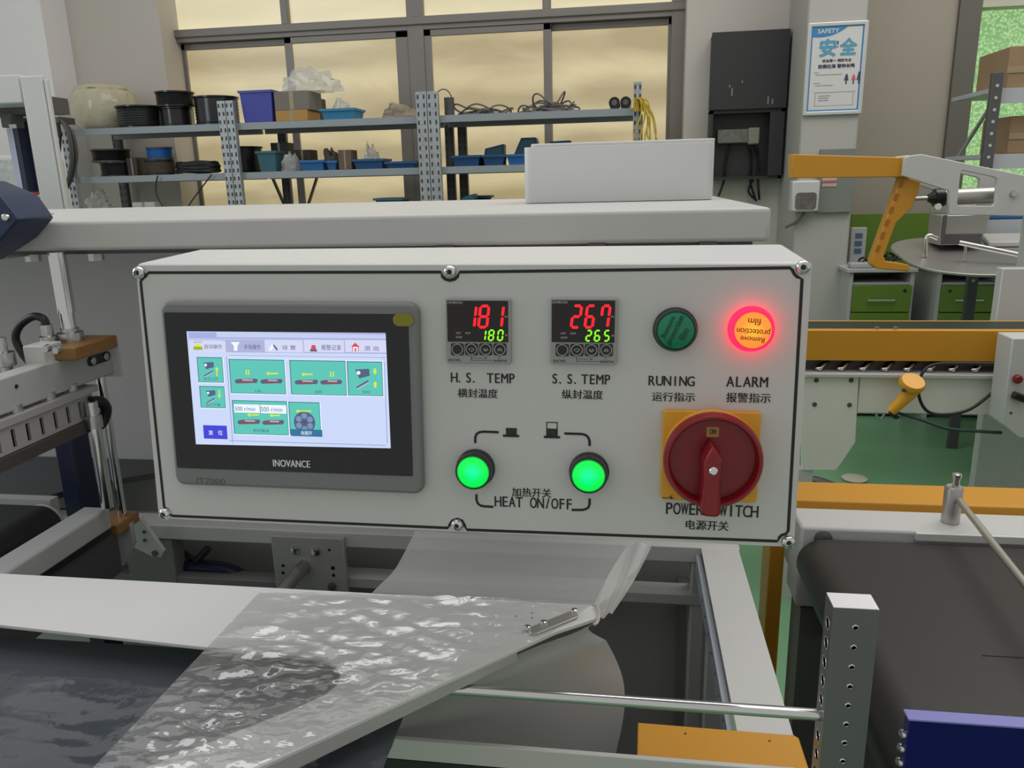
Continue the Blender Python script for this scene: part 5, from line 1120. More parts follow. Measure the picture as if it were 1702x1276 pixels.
co = cut_o.build('cutter', None)
bo = tmp.modifiers.new('holes', 'BOOLEAN'); bo.operation = 'DIFFERENCE'; bo.object = co; bo.solver = 'EXACT'
me = eval_mesh(tmp); tmp.modifiers.clear(); old = tmp.data; tmp.data = me; me.name = 'post'; bpy.data.meshes.remove(old)
if not me.materials: me.materials.append(ALU)
bpy.data.objects.remove(co)
MB().box(pf.x+0.0003, pr_.x-0.0003, 0.6203, 0.6447, pf.z, pf.z+0.0006).build('toplit_end', TOPLIT, t)  # thin pale plate added so the post top looks lit
for z in zs_: MB().lathe([(0.0017, 0.0), (0.0020, -0.0006), (0.0026, -0.0004), (0.0028, 0.0)], (pf.x+0.52*(pr_.x-pf.x), 0.62, z), (0, 1, 0), 14).build('hole_rim', CHROME, t, smooth=60)
for z in zside: MB().lathe([(0.0047, 0.0), (0.0050, -0.0005), (0.0056, -0.0003), (0.0058, 0.0)], (pf.x, 0.632, z), (1, 0, 0), 18).build('hole_rim', CHROME, t, smooth=60)
# yellow plate on the frame corner
ZY = ZR+0.006
P = [W(x, y, Z=ZY) for x, y in ((1060, 1200), (1320, 1221), (1328, 1226), (1352, 1300), (1058, 1300))]
P = [(p_.x, max(p_.y, yfb+0.003), ZY) for p_ in P]
t = thing('yellow_plate', 'orange yellow painted cover plate at the machine corner, two small holes', 'plate', (0.1, 0.72, ZR))
MB().prism(P, (0, 0, -0.005)).build('plate', ORANGE, t, bevel=0.0012)
MB().box(P[0][0]+0.002, 0.114, P[0][1]-0.004, P[0][1]-0.002, ZY-0.025, ZY-0.005).build('turned_edge', ORANGE, t)
for x, y in ((1139, 1219), (1279, 1231)): v = W(x, y, Z=ZY); MB().lathe([(0.0013, 0), (0.0013, 0.0004)], (v.x, v.y, ZY), (0, 0, 1), 10).build('hole', BROWN, t)
# blue box at the lower right
qa = W(1512, 1197, 0.60)
t = thing('blue_box', 'royal blue box with pale top edge at the lower right corner', 'box', (qa.x+0.2, 0.63, 0.0))
MB().box(qa.x, qa.x+0.5, 0.60, 0.612, 0.0, qa.z).build('panel', DBLUE, t, bevel=0.0008)
MB().box(qa.x-0.001, qa.x+0.5, 0.5995, 0.6125, qa.z, qa.z+0.0015).build('top_strip', BLUETOP, t)  # paler blue strip covering the top face
for i in range(4): MB().lathe([(0.004, 0), (0.004, 0.003), (0.002, 0.0045)], (qa.x, 0.606, qa.z-0.018-0.014*i), (-1, 0, 0), 10).build('stud', CHROME, t, smooth=40)

# ============================================================ near belt conveyor
ZC = 0.8917
t = thing('belt_conveyor', 'black belt conveyor with white side rail and orange guard strip', 'conveyor', (1.1, 1.0, 0.0))
br = 0.040; bx = 0.272+br
def beltsec(u, v):
    # profile wraps the head roller
    L0 = 1.9; s = u*(L0+math.pi*br+0.6)
    if s < L0: x, z = bx+L0-s, ZC
    elif s < L0+math.pi*br:
        q_ = (s-L0)/br; x, z = bx-br*math.sin(q_), ZC-br+br*math.cos(q_)
    else: x, z = bx+(s-L0-math.pi*br), ZC-2*br
    return (x, 0.66+v*0.53, z)
us = [0, 0.2, 0.4, 0.55, 0.65]+[(1.9+math.pi*br*i/16)/(1.9+math.pi*br+0.6) for i in range(17)]+[0.9, 1.0]
BELTM = mat('black_conveyor_belt', (0.017, 0.016, 0.015, 1), 0.42, var=0.12, bump=0.06, bscale=700)
mb = MB(); vs = [beltsec(u, v) for v in (0, 0.5, 1) for u in us]; nu = len(us)
mb.add(vs, [(j*nu+i, j*nu+i+1, (j+1)*nu+i+1, (j+1)*nu+i) for j in range(2) for i in range(nu-1)]).build('belt', BELTM, t, smooth=60)
MB().tube([(bx, 0.67, ZC-br), (bx, 1.19, ZC-br)], br-0.002, 28).build('head_roller', DARKG, t, smooth=50)
sy_ = W(1620, 1088, Z=ZC).y; MB().box(bx+0.11, bx+1.9, sy_-0.001, sy_+0.001, ZC-0.0005, ZC+0.0006).build('belt_seam', BLACK, t)
ZT = 0.905; xl_ = W(1330, 880, 1.21).x
zsr = W(1350, 1010, 1.205).z
MB().box(xl_, 2.3, 1.205, 1.285, zsr, ZT).build('side_rail', WHITE2, t, bevel=0.005)
MB().box(W(1520, 905, 1.2).x, 2.3, 1.195, 1.2045, ZC+0.002, ZT).build('rail_guide', mat('pale_rail', (0.6, 0.62, 0.58, 1), 0.4), t)
MB().box(xl_+0.01, 2.3, 1.21, 1.28, 0.05, zsr-0.004).build('apron', mat('grey_apron', (0.17, 0.17, 0.165, 1), 0.5), t)
a = W(1368, 895, 1.205); MB().lathe([(0.014, 0), (0.014, 0.003), (0.007, 0.008), (0.004, 0.008)], (a.x, 1.205, a.z), (0, -1, 0), 18).build('bearing_bolt', DARKG, t, smooth=40)
MB().box(xl_-0.015, 2.3, 1.315, 1.405, ZT-0.03, ZT).build('orange_guard', ORANGE, t, bevel=0.003)
MB().box(xl_-0.022, xl_+0.004, 1.33, 1.40, 0.0, ZT-0.03).build('orange_leg', ORANGE, t, bevel=0.002)
MB().box(xl_, 2.3, 1.285, 1.315, 0.80, ZT-0.02).build('guard_spacer', GREYL, t)
for x in (1.2, 2.2): MB().box(x, x+0.05, 0.70, 0.75, 0.0, 0.80).build('leg', WHITE2, t)
MB().box(xl_+0.05, 2.3, 0.68, 1.199, 0.70, zsr).build('bed', DARKG, t)
# side guide standing on the rail
gp = W(1577, 882, 1.245)
t = thing('side_guide', 'stainless guide post with slanting round bar on the conveyor rail', 'guide', (gp.x, 1.245, ZT))
zt2 = W(1583, 808, 1.245).z
MB().lathe([(0.0135, 0), (0.0135, zt2-ZT-0.003), (0.011, zt2-ZT)], (gp.x, 1.245, ZT+0.0005), (0, 0, 1), 26).build('post', BRUSHED, t, smooth=40)
MB().lathe([(0.0052, 0), (0.0052, 0.014), (0.0070, 0.015), (0.0070, 0.021), (0.005, 0.0215), (0.004, 0.018)], (gp.x+0.002, 1.245, zt2), (0, 0, 1), 18).build('clamp_bolt', CHROME, t, smooth=40)
b0 = W(1592, 829, 1.235); b1 = W(1702, 968, Z=b0.z); dv = (b1-b0)
MB().tube([b0, b0+dv*1.7], 0.0052, 16).build('bar', BRUSHED, t, smooth=50)

# ============================================================ far roller conveyor
YC = 2.6
def zc(py, px=1500, Y=YC): return W(px, py, Y).z
xc0 = W(1352, 575, YC).x; xc1 = 2.1
t = thing('roller_conveyor', 'orange sided roller conveyor with white apron across the aisle', 'conveyor', (xc0+0.3, YC+0.2, 0.0))
zo1, zo0 = zc(549), zc(600)
MB().box(xc0-0.1, xc1, YC, YC+0.03, zo0, zo1).build('front_rail', ORANGE, t, bevel=0.002)
MB().box(xc0-0.1, xc1, YC+0.42, YC+0.45, zo0, W(1500, 533, YC+0.44).z).build('rear_rail', ORANGE, t, bevel=0.002)
MB().box(xc0-0.1, xc1, YC+0.03, YC+0.42, zo0, zo1-0.045).build('belt_bed', mat('dark_green_belt', (0.008, 0.022, 0.018, 1), 0.4), t)
for x in (1460, 1491): a = W(x, 547, YC+0.0); MB().lathe([(0.006, 0), (0.006, 0.01)], (a.x, YC+0.015, zo1), (0, 0, 1), 10).build('rail_pin', STEEL, t)
zr0, zr1 = zc(620), zc(601)
rm = (zr1-zr0)/2
for i in range(12):
    x = xc0+0.02+i*0.068
    MB().bar((x, YC+0.01, zr0+0.008), (x+0.05, YC+0.06, zr1-0.004), 0.022, 0.014).build('roller', CHROME, t, bevel=0.005)
MB().box(xc0-0.1, xc1, YC+0.045, YC+0.40, zr0, zr1).build('roller_bed', DARKG, t)
MB().box(xc0-0.1, xc1, YC-0.02, YC+0.10, zr0-0.012, zr0).build('lower_ledge', WHITE2, t, bevel=0.002)
za = zc(686)
MB().box(W(1428, 650, YC).x, xc1, YC, YC+0.03, za, zr0-0.012).build('apron', mat('bright_white_paint', (0.8, 0.78, 0.72, 1), 0.45), t)
P = [W(x, y, YC-0.005) for x, y in ((1330, 625), (1428, 625), (1422, 735), (1400, 768), (1390, 782), (1335, 782))]
sp_ = MB().prism(P, (0, 0.03, 0)).build('end_panel', mat('bright_white_paint', (0.8, 0.78, 0.72, 1), 0.45), t, bevel=0.003)
for x, y in ((1357, 632), (1415, 632), (1354, 672), (1412, 673)): a = W(x, y, YC-0.006); MB().lathe([(0.008, 0), (0.006, 0.004)], (a.x, YC-0.005, a.z), (0, -1, 0), 10).build('bolt', DARKG, sp_)
for x in (1340,): a = W(x, 800, YC); MB().box(a.x-0.08, a.x+0.02, YC, YC+0.05, 0, W(1340, 780, YC).z).build('leg', WHITE2, t)
MB().box(1.9, 1.95, YC, YC+0.05, 0, za).build('leg', WHITE2, t)
for x in (1455, 1655): a = W(x, 692, YC+0.06); MB().tube([(a.x+0.012*math.cos(k*math.pi/8), YC+0.015, za-0.004-0.022*math.sin(k*math.pi/8)) for k in range(9)], 0.004, 6).build('hook', STEEL, t, smooth=60)
# yellow handle hanging on the apron, cables, control unit
YH = YC-0.075
t = thing('handheld_scanner', 'yellow gun-shaped handheld device with a round head hanging at the conveyor apron', 'handheld device', (W(1500, 684, YH).x, YH, W(1500, 684, YH).z))
MB().lathe([(0.036, -0.012), (0.040, 0), (0.034, 0.012)], W(1516, 637, YH), (0.1, -0.5, 0.8), 22).build('head', YELLOW, t, smooth=50)
MB().tube([W(1522, 642, YH), W(1510, 655, YH), W(1490, 675, YH), W(1480, 684, YH)], [0.022, 0.022, 0.017, 0.015], 12).build('grip', YELLOW, t, smooth=50)
a = W(1502, 648, YH-0.02); MB().lathe([(0.007, 0), (0.006, 0.008)], a, (0, -1, 0), 10).build('knob', DARKG, t)
MB().tube(smoothpts([W(1480, 684, YH), W(1489, 692, YH), W(1492, 690, YH)]), 0.009, 8).build('tip', BLACK, t, smooth=60)
o = MB().tube(smoothpts([W(1660, 605, YC-0.03), W(1600, 604, YC-0.03), W(1552, 606, YC-0.03), W(1532, 622, YC-0.045), W(1527, 655, YC-0.05), W(1540, 682, YC-0.05), W(1568, 689, YC-0.05), W(1610, 681, YC-0.05), W(1645, 656, YC-0.04), W(1660, 640, YC-0.03)]), 0.0052, 8).build('looped_cable', WIREB, None, smooth=60); setp(o, 'black cord looping down in front of the white apron', 'cord')
o = MB().tube(smoothpts([W(1492, 686, YC-0.05), W(1530, 697, YC-0.08), W(1575, 712, YC-0.10), W(1620, 716, YC-0.10), W(1664, 719, YC-0.08)]), 0.0052, 8).build('trailing_cable', mat('dark_green_cord', (0.02, 0.05, 0.04, 1), 0.5), None, smooth=60); setp(o, 'dark green cord trailing from the yellow handheld device to the white control unit', 'cord')
YU = YC-0.14
P = [W(x, y, YU) for x, y in ((1683, 562), (1760, 562), (1760, 740), (1692, 727), (1666, 705))]
t = thing('control_unit', 'white control unit with red button and black rotary knob at the right edge', 'control unit', (P[0].x, YU, P[3].z))
MB().prism(P, (0, 0.10, 0)).build('casing', WHITE2, t, bevel=0.004)
a = W(1690, 629, YU); MB().lathe([(0.013, 0), (0.013, 0.012), (0.009, 0.016)], (a.x, YU, a.z), (0, -1, 0), 16).build('red_button', mat('red_button', (0.20, 0.012, 0.012, 1), 0.4), t, smooth=40)
a = W(1690, 657, YU); MB().bar((a.x-0.016, YU-0.01, a.z+0.006), (a.x+0.022, YU-0.01, a.z-0.010), 0.02, 0.022).build('knob', BLACK, t, bevel=0.005)
a = W(1680, 686, YU); MB().lathe([(0.004, 0), (0.004, 0.002)], (a.x, YU, a.z), (0, -1, 0), 8).build('screw', DARKG, t)
# bits on the floor
a = W(1420, 797, Z=0.0); o = MB().lathe([(0.055, 0), (0.06, 0.008), (0.035, 0.014)], (a.x, a.y, 0.001), (0, 0, 1), 20).build('floor_cap', mat('pale_plastic', (0.5, 0.48, 0.4, 1), 0.4), None, smooth=50); setp(o, 'small pale round cap lying on the green floor', 'cap')
a = W(1352, 824, Z=0.0); t = thing('tool_heap', 'dark heap of tools and cloth on the green floor beside the control box edge', 'tools', (a.x, a.y, 0)) 
MB().tube(smoothpts([(a.x-0.12, a.y, 0.03), (a.x, a.y+0.05, 0.05), (a.x+0.12, a.y-0.02, 0.03)]), 0.03, 8).build('tool', DARKG, t, smooth=60)
MB().tube(smoothpts([(a.x-0.05, a.y-0.1, 0.02), (a.x+0.05, a.y-0.09, 0.03), (a.x+0.14, a.y-0.11, 0.02)]), 0.02, 8).build('tool', STEEL, t, smooth=60)
MB().tube(smoothpts([(a.x-0.14, a.y-0.07, 0.03), (a.x-0.03, a.y-0.03, 0.04), (a.x+0.03, a.y+0.02, 0.03)]), 0.025, 8).build('cloth', NAVY, t, smooth=60)

# ============================================================ swing-arm machine
YA = 3.2
def pa(*pts, Y=YA): return [W(x, y, Y) for x, y in pts]
t = thing('swing_arm_machine', 'white arm plate with yellow box beam and yellow hooked lever', 'machine', (W(1700, 500, YA).x, YA, 0.0))
beam = pa((1318, 256), (1516, 262), (1515, 294), (1318, 296))
bm_ = MB().prism(beam, (0, 0.10, 0)).build('box_beam', ORANGE, t, bevel=0.003)
for x, y in ((1513, 270), (1511, 283)): a = W(x, y, YA); MB().lathe([(0.008, 0), (0.008, 0.003)], (a.x, YA, a.z), (0, -1, 0), 10).build('beam_bolt', BROWN, bm_)
def loc2(pts, Y): return [(W(x, y, Y).x, W(x, y, Y).z) for x, y in pts]
RX = lambda Y: T((0, Y, 0)) @ Matrix.Rotation(math.pi/2, 4, 'X')
op = loc2([(1500, 292), (1503, 262), (1515, 258), (1532, 256), (1702, 291), (1850, 322), (1850, 362), (1640, 358), (1577, 357), (1577, 317)], YA-0.03)
hol = loc2([(1591, 339), (1597, 287), (1600, 283), (1652, 294), (1658, 298), (1654, 338), (1650, 342), (1595, 342)], YA-0.03)
sheet('arm_plate', [op, hol], 0.02, RX(YA-0.01), WHITE2, t, bevel=0.003)
sheet('arm_plate', [op, hol], 0.02, RX(YA+0.14), WHITE2, t, bevel=0.003)
a0 = W(1568, 328, YA+0.05); a1 = W(1656, 324, YA+0.05); MB().tube([a0, a1], 0.030, 22).build('air_cylinder', BRUSHED, t, smooth=50)
MB().tube([a1, a1+(a1-a0)*0.06], 0.034, 16).build('cylinder_cap', BLACK, t, smooth=40); MB().tube([a0-(a1-a0)*0.18, a0], 0.034, 16).build('cylinder_head', BLACK, t, smooth=40)
MB().tube([a0-(a1-a0)*0.30, a0-(a1-a0)*0.18], [0.014, 0.026], 14).build('rod_clevis', BLACK, t, smooth=40); MB().tube([a0-(a1-a0)*0.60, a0-(a1-a0)*0.28], 0.008, 12).build('piston_rod', STEEL, t, smooth=50)
a = W(1558, 343, YA-0.03); MB().lathe([(0.012, 0), (0.012, 0.01)], a, (0, -1, 0), 12).build('pin', CHROME, t, smooth=40)
a = W(1684, 322, YA-0.03); MB().lathe([(0.014, 0), (0.010, 0.012)], (a.x, YA-0.03, a.z), (0, -1, 0), 12).build('pin', STEEL, t, smooth=40)
lv = pa((1499, 292), (1531, 302), (1527, 318), (1516, 345), (1490, 370), (1469, 425), (1472, 434), (1511, 440), (1513, 446), (1510, 451), (1458, 447), (1449, 440), (1449, 432), Y=YA+0.02)
lev = MB().prism(lv, (0, 0.06, 0)).build('hooked_lever', ORANGE, t, bevel=0.004)
SLOT = mat('amber_slot', (0.42, 0.15, 0.008, 1), 0.5)
for i in range(6):
    f_ = i/6.0; xx, yy = 1497-f_*45+(-1.5), 300+f_*128
    q_ = pa((xx, yy), (xx+6.5, yy+1), (xx+2.5, yy+12), (xx-4, yy+11), Y=YA+0.019); MB().prism(q_, (0, -0.001, 0)).build('slot', SLOT, lev)
ps = W(1750, 400, YA); MB().box(ps.x-0.06, ps.x+0.06, YA, YA+0.12, 0, W(1750, 330, YA).z).build('column', WHITE2, t)
cl = W(1684, 480, YA+0.3); 
# stainless table with rods and hopper
YT = 3.55; ZTb = W(1560, 457, YT).z
t = thing('steel_table', 'rounded stainless steel table top beside the green drawers', 'table', (W(1620, 440, YT+0.5).x, YT+0.5, 0.0))
zbk = W(1505, 401, YT+0.62).z; SLP = (zbk-ZTb)/0.62
def ztab(y): return ZTb+SLP*(y-YT)
xt0 = W(1500, 430, YT+0.3).x; LS = math.hypot(0.70, SLP*0.70)
TBM = Matrix.Translation((0, YT, ZTb)) @ Matrix.Rotation(math.atan(SLP), 4, 'X')
sheet('table_top', [rrect(xt0, xt0+1.3, 0, LS, 0.26, 10)], 0.012, TBM @ T((0, 0, -0.012)), BRUSHED, t, bevel=0.003)
MB().lathe([(0.20, 0), (0.20, 0.02), (0.06, 0.05), (0.06, ZTb+SLP*0.3-0.03)], (xt0+0.65, YT+0.36, 0.0), (0, 0, 1), 26).build('pedestal', DARKG, t, smooth=40)
yh = YT+0.42; q = wbox(1560, 1640, 357, 412, yh); zh = ztab(yh+0.16)+0.002
th_ = thing('steel_hopper', 'stainless box hopper standing on the round-cornered table', 'hopper', ((q[0]+q[1])/2, yh+0.1, zh))
MB().prism([(q[0]+0.01, yh, zh), (q[1]-0.02, yh, zh), (q[1], yh-0.02, q[3]), (q[0], yh-0.02, q[3])], (0, 0.16, 0)).build('hopper_body', BRUSHED, th_, bevel=0.003)
MB().box(q[0]+0.005, q[0]+0.02, yh-0.03, yh-0.021, zh+0.01, q[3]).build('hopper_edge', DARKG, th_)
MB().box(q[0]+0.012, q[1]-0.022, yh-0.012, yh-0.003, zh+0.004, zh+0.05).build('hopper_skirt', DARKG, th_)
yr = YT+0.22; r0 = W(1594, 403, yr); r1 = W(1702, 425, yr-0.06)
t = thing('steel_rods', 'polished steel rod angled across the stainless table', 'rod', (r0.x, yr, ztab(yr)))
MB().tube([r0, r0+(r1-r0)*1.4], 0.011, 14).build('rod', CHROME, t, smooth=50)
MB().tube([(r0.x+0.03, yr, ztab(yr)+0.001), (r0.x+0.03, yr, r0.z)], 0.006, 10).build('rod_stand', STEEL, t, smooth=50)
r2 = W(1541, 393, YT+0.30); r3 = W(1558, 396, YT+0.30); o = MB().tube(smoothpts([(r2.x, r2.y, ztab(YT+0.30)+0.003), (r2.x, r2.y, r2.z), tuple(r3)]), 0.010, 10).build('bent_pin', CHROME, None, smooth=50); setp(o, 'short bright bent pin beside the hopper on the stainless table', 'pin')
pk = W(1660, 402, YT+0.60)
t = thing('flat_packet', 'pale flat packet lying on the far right of the stainless table', 'packet', (pk.x, YT+0.55, ztab(YT+0.5)))
MB().prism([(pk.x-0.10, YT+0.47, ztab(YT+0.47)+0.002), (pk.x+0.25, YT+0.47, ztab(YT+0.47)+0.002), (pk.x+0.2, YT+0.65, ztab(YT+0.65)+0.002), (pk.x-0.06, YT+0.65, ztab(YT+0.65)+0.002)], (0, 0, 0.025)).build('packet', GREYL, t, bevel=0.006)

# ============================================================ green drawer cabinets, partition, power strip
YD = 4.85
def cabinet(x0, x1, ytop, label, lock_right):
    a = W(x0, ytop, YD).x; b = W(x1, ytop, YD).x; zt_ = W((x0+x1)/2, ytop, YD).z; h = zt_
    t = thing('drawer_cabinet', label, 'cabinet', ((a+b)/2, YD+0.2, 0.0), 'green drawer cabinets')
    s = 0.022
    MB().box(a, a+s, YD, YD+0.40, 0, zt_-s).box(b-s, b, YD, YD+0.40, 0, zt_-s).box(a+s, b-s, YD+0.38, YD+0.40, 0.02, zt_-s).box(a+s, b-s, YD+0.01, YD+0.38, 0.02, 0.04).build('body', GREYL, t)
    MB().box(a-0.02, b+0.01, YD-0.02, YD+0.42, zt_-s, zt_).build('top', GREYL, t, bevel=0.003)
    zd1 = W((x0+x1)/2, 474, YD).z; MB().box(a+s, b-s, YD+0.01, YD+0.37, zd1+0.002, zd1+0.016).build('shelf_board', GREYL, t)
    hh = W((x0+x1)/2, 474, YD).z-W((x0+x1)/2, 519, YD).z; k = 0; z = zd1
    while z-hh > 0.05:
        d = MB().box(a+s+0.002, b-s-0.002+(0.01 if lock_right else 0), YD-0.015, YD+0.36, z-hh+0.004, z).build('drawer', GREENP, t, bevel=0.002)
        cx = (a+b)/2; MB().box(cx-0.075, cx+0.075, YD-0.035, YD-0.028, z-hh*0.55, z-hh*0.55+0.009).box(cx-0.075, cx-0.068, YD-0.028, YD-0.0155, z-hh*0.55, z-hh*0.55+0.009).box(cx+0.068, cx+0.075, YD-0.028, YD-0.0155, z-hh*0.55, z-hh*0.55+0.009).build('handle', mat('pale_handle', (0.45, 0.5, 0.4, 1), 0.4, 0.5), d)
        if k == 0: xx = b-s-0.03 if lock_right else a+s+0.045; MB().lathe([(0.009, 0), (0.009, 0.004)], (xx, YD-0.015, z-0.03), (0, -1, 0), 12).build('lock', BLACK, d)
        z -= hh+0.002; k += 1
    return zt_
zt1 = cabinet(1413, 1522, 446, 'green drawer cabinet on the left, nearer to the pier', True)
cabinet(1561, 1668, 446, 'green drawer cabinet on the right, under the stainless table', False)
q = wbox(1412, 1600, 354, 446, YD+0.46)
o = MB().box(q[0], q[1]+0.5, YD+0.46, YD+0.48, 0.0, q[3]).build('green_partition', GREENP, None, bevel=0.003); setp(o, 'green desk partition standing behind the drawer cabinets', 'partition')
q = wbox(1414, 1440, 378, 420, YD+0.30)
t = thing('power_strip', 'white upright power strip with blue sockets on the left cabinet', 'power strip', ((q[0]+q[1])/2, YD+0.3, zt1))
MB().box(q[0], q[1], YD+0.30, YD+0.34, zt1+0.001, q[3]).build('casing', GREYL, t, bevel=0.005)
for k in range(3): z = q[3]-0.035-k*(q[3]-q[2])*0.30; MB().box(q[0]+0.025, q[1]-0.025, YD+0.297, YD+0.30, z-0.03, z).build('socket', mat('blue_socket', (0.06, 0.13, 0.22, 1), 0.5), t)
t = thing('charger_heap', 'black tangle of chargers on the left cabinet below the lever', 'charger', (W(1480, 440, YD+0.2).x, YD+0.2, zt1))
rnd = random.Random(9)
for k in range(5):
    c_ = W(1440+k*16, 436, YD+0.18); r = 0.03+0.015*rnd.random()
    MB().tube([(c_.x+r*1.4*math.cos(q_), YD+0.15+0.05*math.sin(q_), zt1+0.012+0.018*k*0.4+0.02*(1+math.sin(2*q_+k))) for q_ in [i*math.pi/10 for i in range(20)]], 0.007, 6, closed=True).build('cord', WIREB, t, smooth=60)
c_ = W(1462, 425, YD+0.2); MB().box(c_.x-0.07, c_.x+0.06, YD+0.10, YD+0.22, zt1+0.001, zt1+0.05).build('adapter', BLACK, t, bevel=0.008)
t = thing('office_box', 'grey flat device lying on the left cabinet', 'device', (W(1432, 440, YD+0.06).x, YD+0.06, zt1)); c_ = W(1430, 440, YD+0.04)
MB().box(c_.x-0.06, c_.x+0.07, YD+0.01, YD+0.09, zt1+0.001, zt1+0.03).build('case', GREYL, t, bevel=0.006)

# ============================================================ right-hand rack with carton
YK = 4.30
xk = W(1657, 130, YK).x
t = thing('corner_rack', 'grey slotted angle rack in front of the green window', 'shelf rack', (xk+0.4, YK+0.2, 0.0))
zk1 = W(1672, 120, YK).z
def post(x, y, z1):
    o = MB().box(x-0.025, x+0.025, y-0.015, y+0.015, 0, z1).build('upright', DARKG, t, bevel=0.002)
    for i in range(18):
        z = z1-0.06-i*0.055; MB().lathe([(0.008, 0), (0.008, 0.001)], (x, y-0.015, z), (0, -1, 0), 8).build('hole', mat('pale_hole', (0.45, 0.48, 0.42, 1), 0.6), o)
post(xk, YK, zk1); post(xk+1.0, YK, zk1); post(xk+0.55, YK+0.49, zk1)
zsh = [W(1690, y, YK).z for y in (152, 262, 372)]
for z in zsh+[0.4]:
    MB().box(xk-0.02, xk+1.02, YK+0.016, YK+0.48, z, z+0.02).box(xk-0.02, xk+1.02, YK+0.016, YK+0.03, z-0.05, z).build('shelf', mat('pale_shelf', (0.42, 0.44, 0.46, 1), 0.45), t)
MB().bar((xk+0.02, YK+0.52, W(1668, 283, YK+0.5).z), (xk+0.35, YK+0.52, W(1700, 190, YK+0.5).z+0.35), 0.03, 0.012).build('brace', GALV, t)
q = wbox(1676, 1760, 75, 142, YK+0.05)
c_ = thing('cardboard_box', 'worn cardboard box on the top shelf of the corner rack', 'box', ((q[0]+q[1])/2, YK+0.2, zsh[0]+0.02))
MB().box(q[0], q[1], YK+0.05, YK+0.40, zsh[0]+0.021, q[3]).build('carton', CARD, c_, bevel=0.004)
MB().box(q[0]-0.003, q[1], YK+0.046, YK+0.0495, (q[2]+q[3])/2-0.03, (q[2]+q[3])/2).build('tape', mat('packing_tape', (0.33, 0.25, 0.14, 1), 0.3), c_)
c_ = thing('cardboard_box', 'cardboard box on the middle shelf of the corner rack', 'box', (xk+0.35, YK+0.2, zsh[1]+0.02))
MB().box(xk+0.12, xk+0.6, YK+0.08, YK+0.40, zsh[1]+0.021, zsh[1]+0.2).build('carton', CARD, c_, bevel=0.004); MB().box(xk+0.12, xk+0.6, YK+0.076, YK+0.0795, zsh[1]+0.09, zsh[1]+0.12).build('tape', mat('packing_tape', (0.33, 0.25, 0.14, 1), 0.3), c_)
c_ = thing('storage_bin', 'blue bin on the lower shelf of the corner rack', 'bin', (xk+0.1, YK+0.2, zsh[2]+0.02))
MB().box(xk+0.03, xk+0.35, YK+0.05, YK+0.35, zsh[2]+0.021, zsh[2]+0.10).build('tub', BLUEP, c_, bevel=0.01); MB().box(xk+0.02, xk+0.36, YK+0.04, YK+0.36, zsh[2]+0.10, zsh[2]+0.112).build('rim', BLUEP, c_, bevel=0.003)
# white stand at the right edge
q = wbox(1685, 1760, 452, 560, 3.0); o = MB().box(q[0], q[1]+0.4, 3.12, 3.17, 0, q[3]).build('white_stand', WHITE2, None, bevel=0.004); setp(o, 'white upright panel cut by the right picture edge, behind the roller conveyor', 'panel')

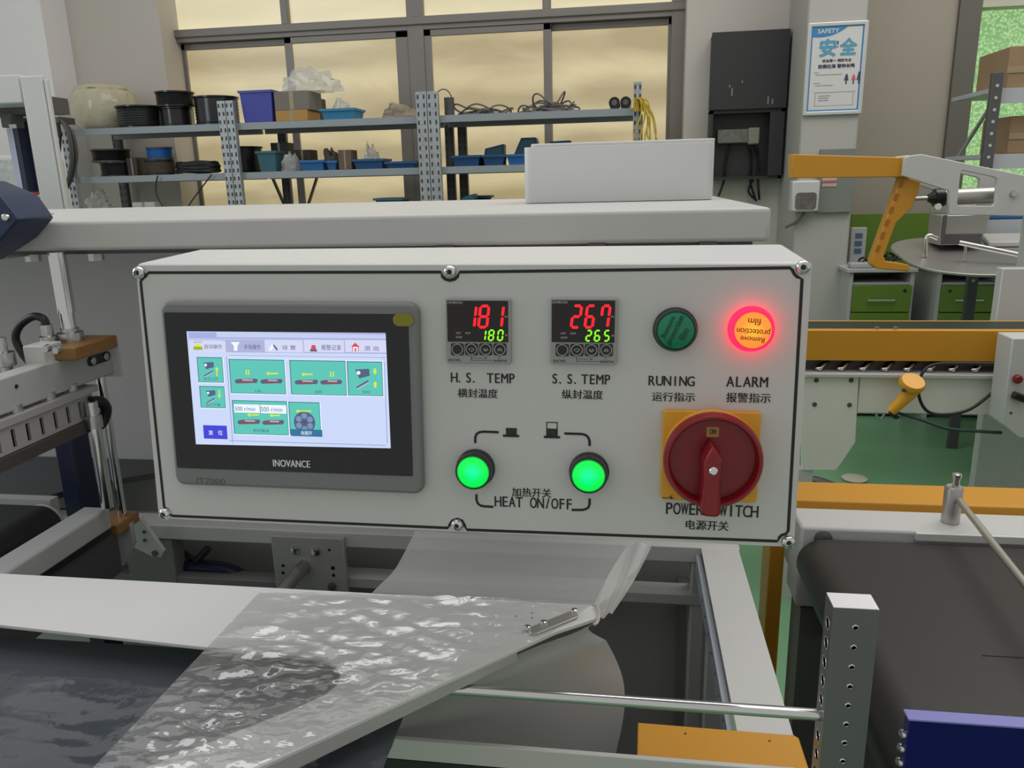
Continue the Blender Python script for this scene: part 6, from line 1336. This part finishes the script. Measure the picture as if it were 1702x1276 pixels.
# ============================================================ white machine frame at the upper left
YM = 2.2
def pm(pts, Y=YM): return [W(x, y, Y) for x, y in pts]
t = thing('white_machine_frame', 'white painted machine frame with rectangular opening at the upper left', 'machine', (W(80, 300, YM).x, YM, 0.0))
zlo = W(100, 352, YM).z; ztp = W(60, 125, YM).z
pxa = W(44, 130, YM).x; xa = W(50, 235, YM).x; xb_ = W(86, 235, YM).x
MB().box(xa, xb_, YM, YM+0.02, 0.0, ztp).build('post', WHITE2, t, bevel=0.004)
MB().box(xb_+0.0005, xb_+0.010, YM+0.004, YM+0.02, 0.0, ztp-0.01).build('post_flange', WHITE2, t, bevel=0.004)
za_ = W(20, 172, YM).z; MB().box(xa-1.2, xa-0.002, YM, YM+0.10, za_, ztp+0.005).build('top_beam', WHITE2, t, bevel=0.004)
zb_ = W(30, 325, YM).z; MB().box(xa-1.2, xa-0.002, YM, YM+0.10, 0.0, zb_).build('lower_panel', WHITE2, t, bevel=0.004)
q = wbox(0, 48, 176, 192, YM+0.15); MB().box(xa-1.2, xa-0.003, YM+0.12, YM+0.2, q[2], q[3]+0.02).build('inner_bar', mat('dark_inner_bar', (0.10, 0.09, 0.085, 1), 0.5), t)
q = wbox(13, 29, 190, 213, YM+0.13); MB().box(q[0], q[1], YM+0.10, YM+0.16, q[2], q[3]).build('sensor_bracket', DARKG, t, bevel=0.003); a = W(22, 210, YM+0.1); MB().box(a.x-0.012, a.x+0.012, YM+0.097, YM+0.0995, a.z-0.006, a.z+0.006).build('sensor_window', WHITE2, t)
q = wbox(31, 52, 195, 322, YM+0.2); MB().box(q[0], q[1]+0.03, YM+0.2, YM+0.25, q[2], q[3]).build('grey_guide', mat('taupe_guide', (0.16, 0.15, 0.14, 1), 0.5), t)
q = wbox(20, 30, 213, 322, YM+0.16); MB().box(q[0], q[1], YM+0.16, YM+0.2, q[2], q[3]).build('pale_strip', mat('lilac_strip', (0.55, 0.57, 0.75, 1), 0.4), t)
q = wbox(31, 37, 200, 322, YM+0.155); MB().box(q[0], q[1], YM+0.155, YM+0.199, q[2], q[3]).build('navy_strip', NAVY, t)
q = wbox(36, 54, 319, 324, YM+0.05); MB().box(q[0], q[1], YM+0.02, YM+0.08, zb_+0.0005, zb_+0.01).build('red_pad', mat('red_pad', (0.35, 0.02, 0.02, 1), 0.5), t)
q = wbox(-40, 24, 258, 323, YM+0.6); t2 = thing('wrapped_goods', 'pale plastic-wrapped goods seen through the frame opening', 'goods', ((q[0]+q[1])/2, YM+0.7, 0.0))
MB().box(q[0]-0.3, q[1], YM+0.6, YM+0.9, 0.3, q[3]).build('wrap', mat('white_wrap', (0.5, 0.52, 0.48, 1), 0.3, var=0.15, vscale=20, bump=0.6, bscale=25), t2, bevel=0.02)
MB().box(q[0]-0.3, q[1], YM+0.6, YM+0.9, 0.0, 0.3).build('pallet', CARD, t2)
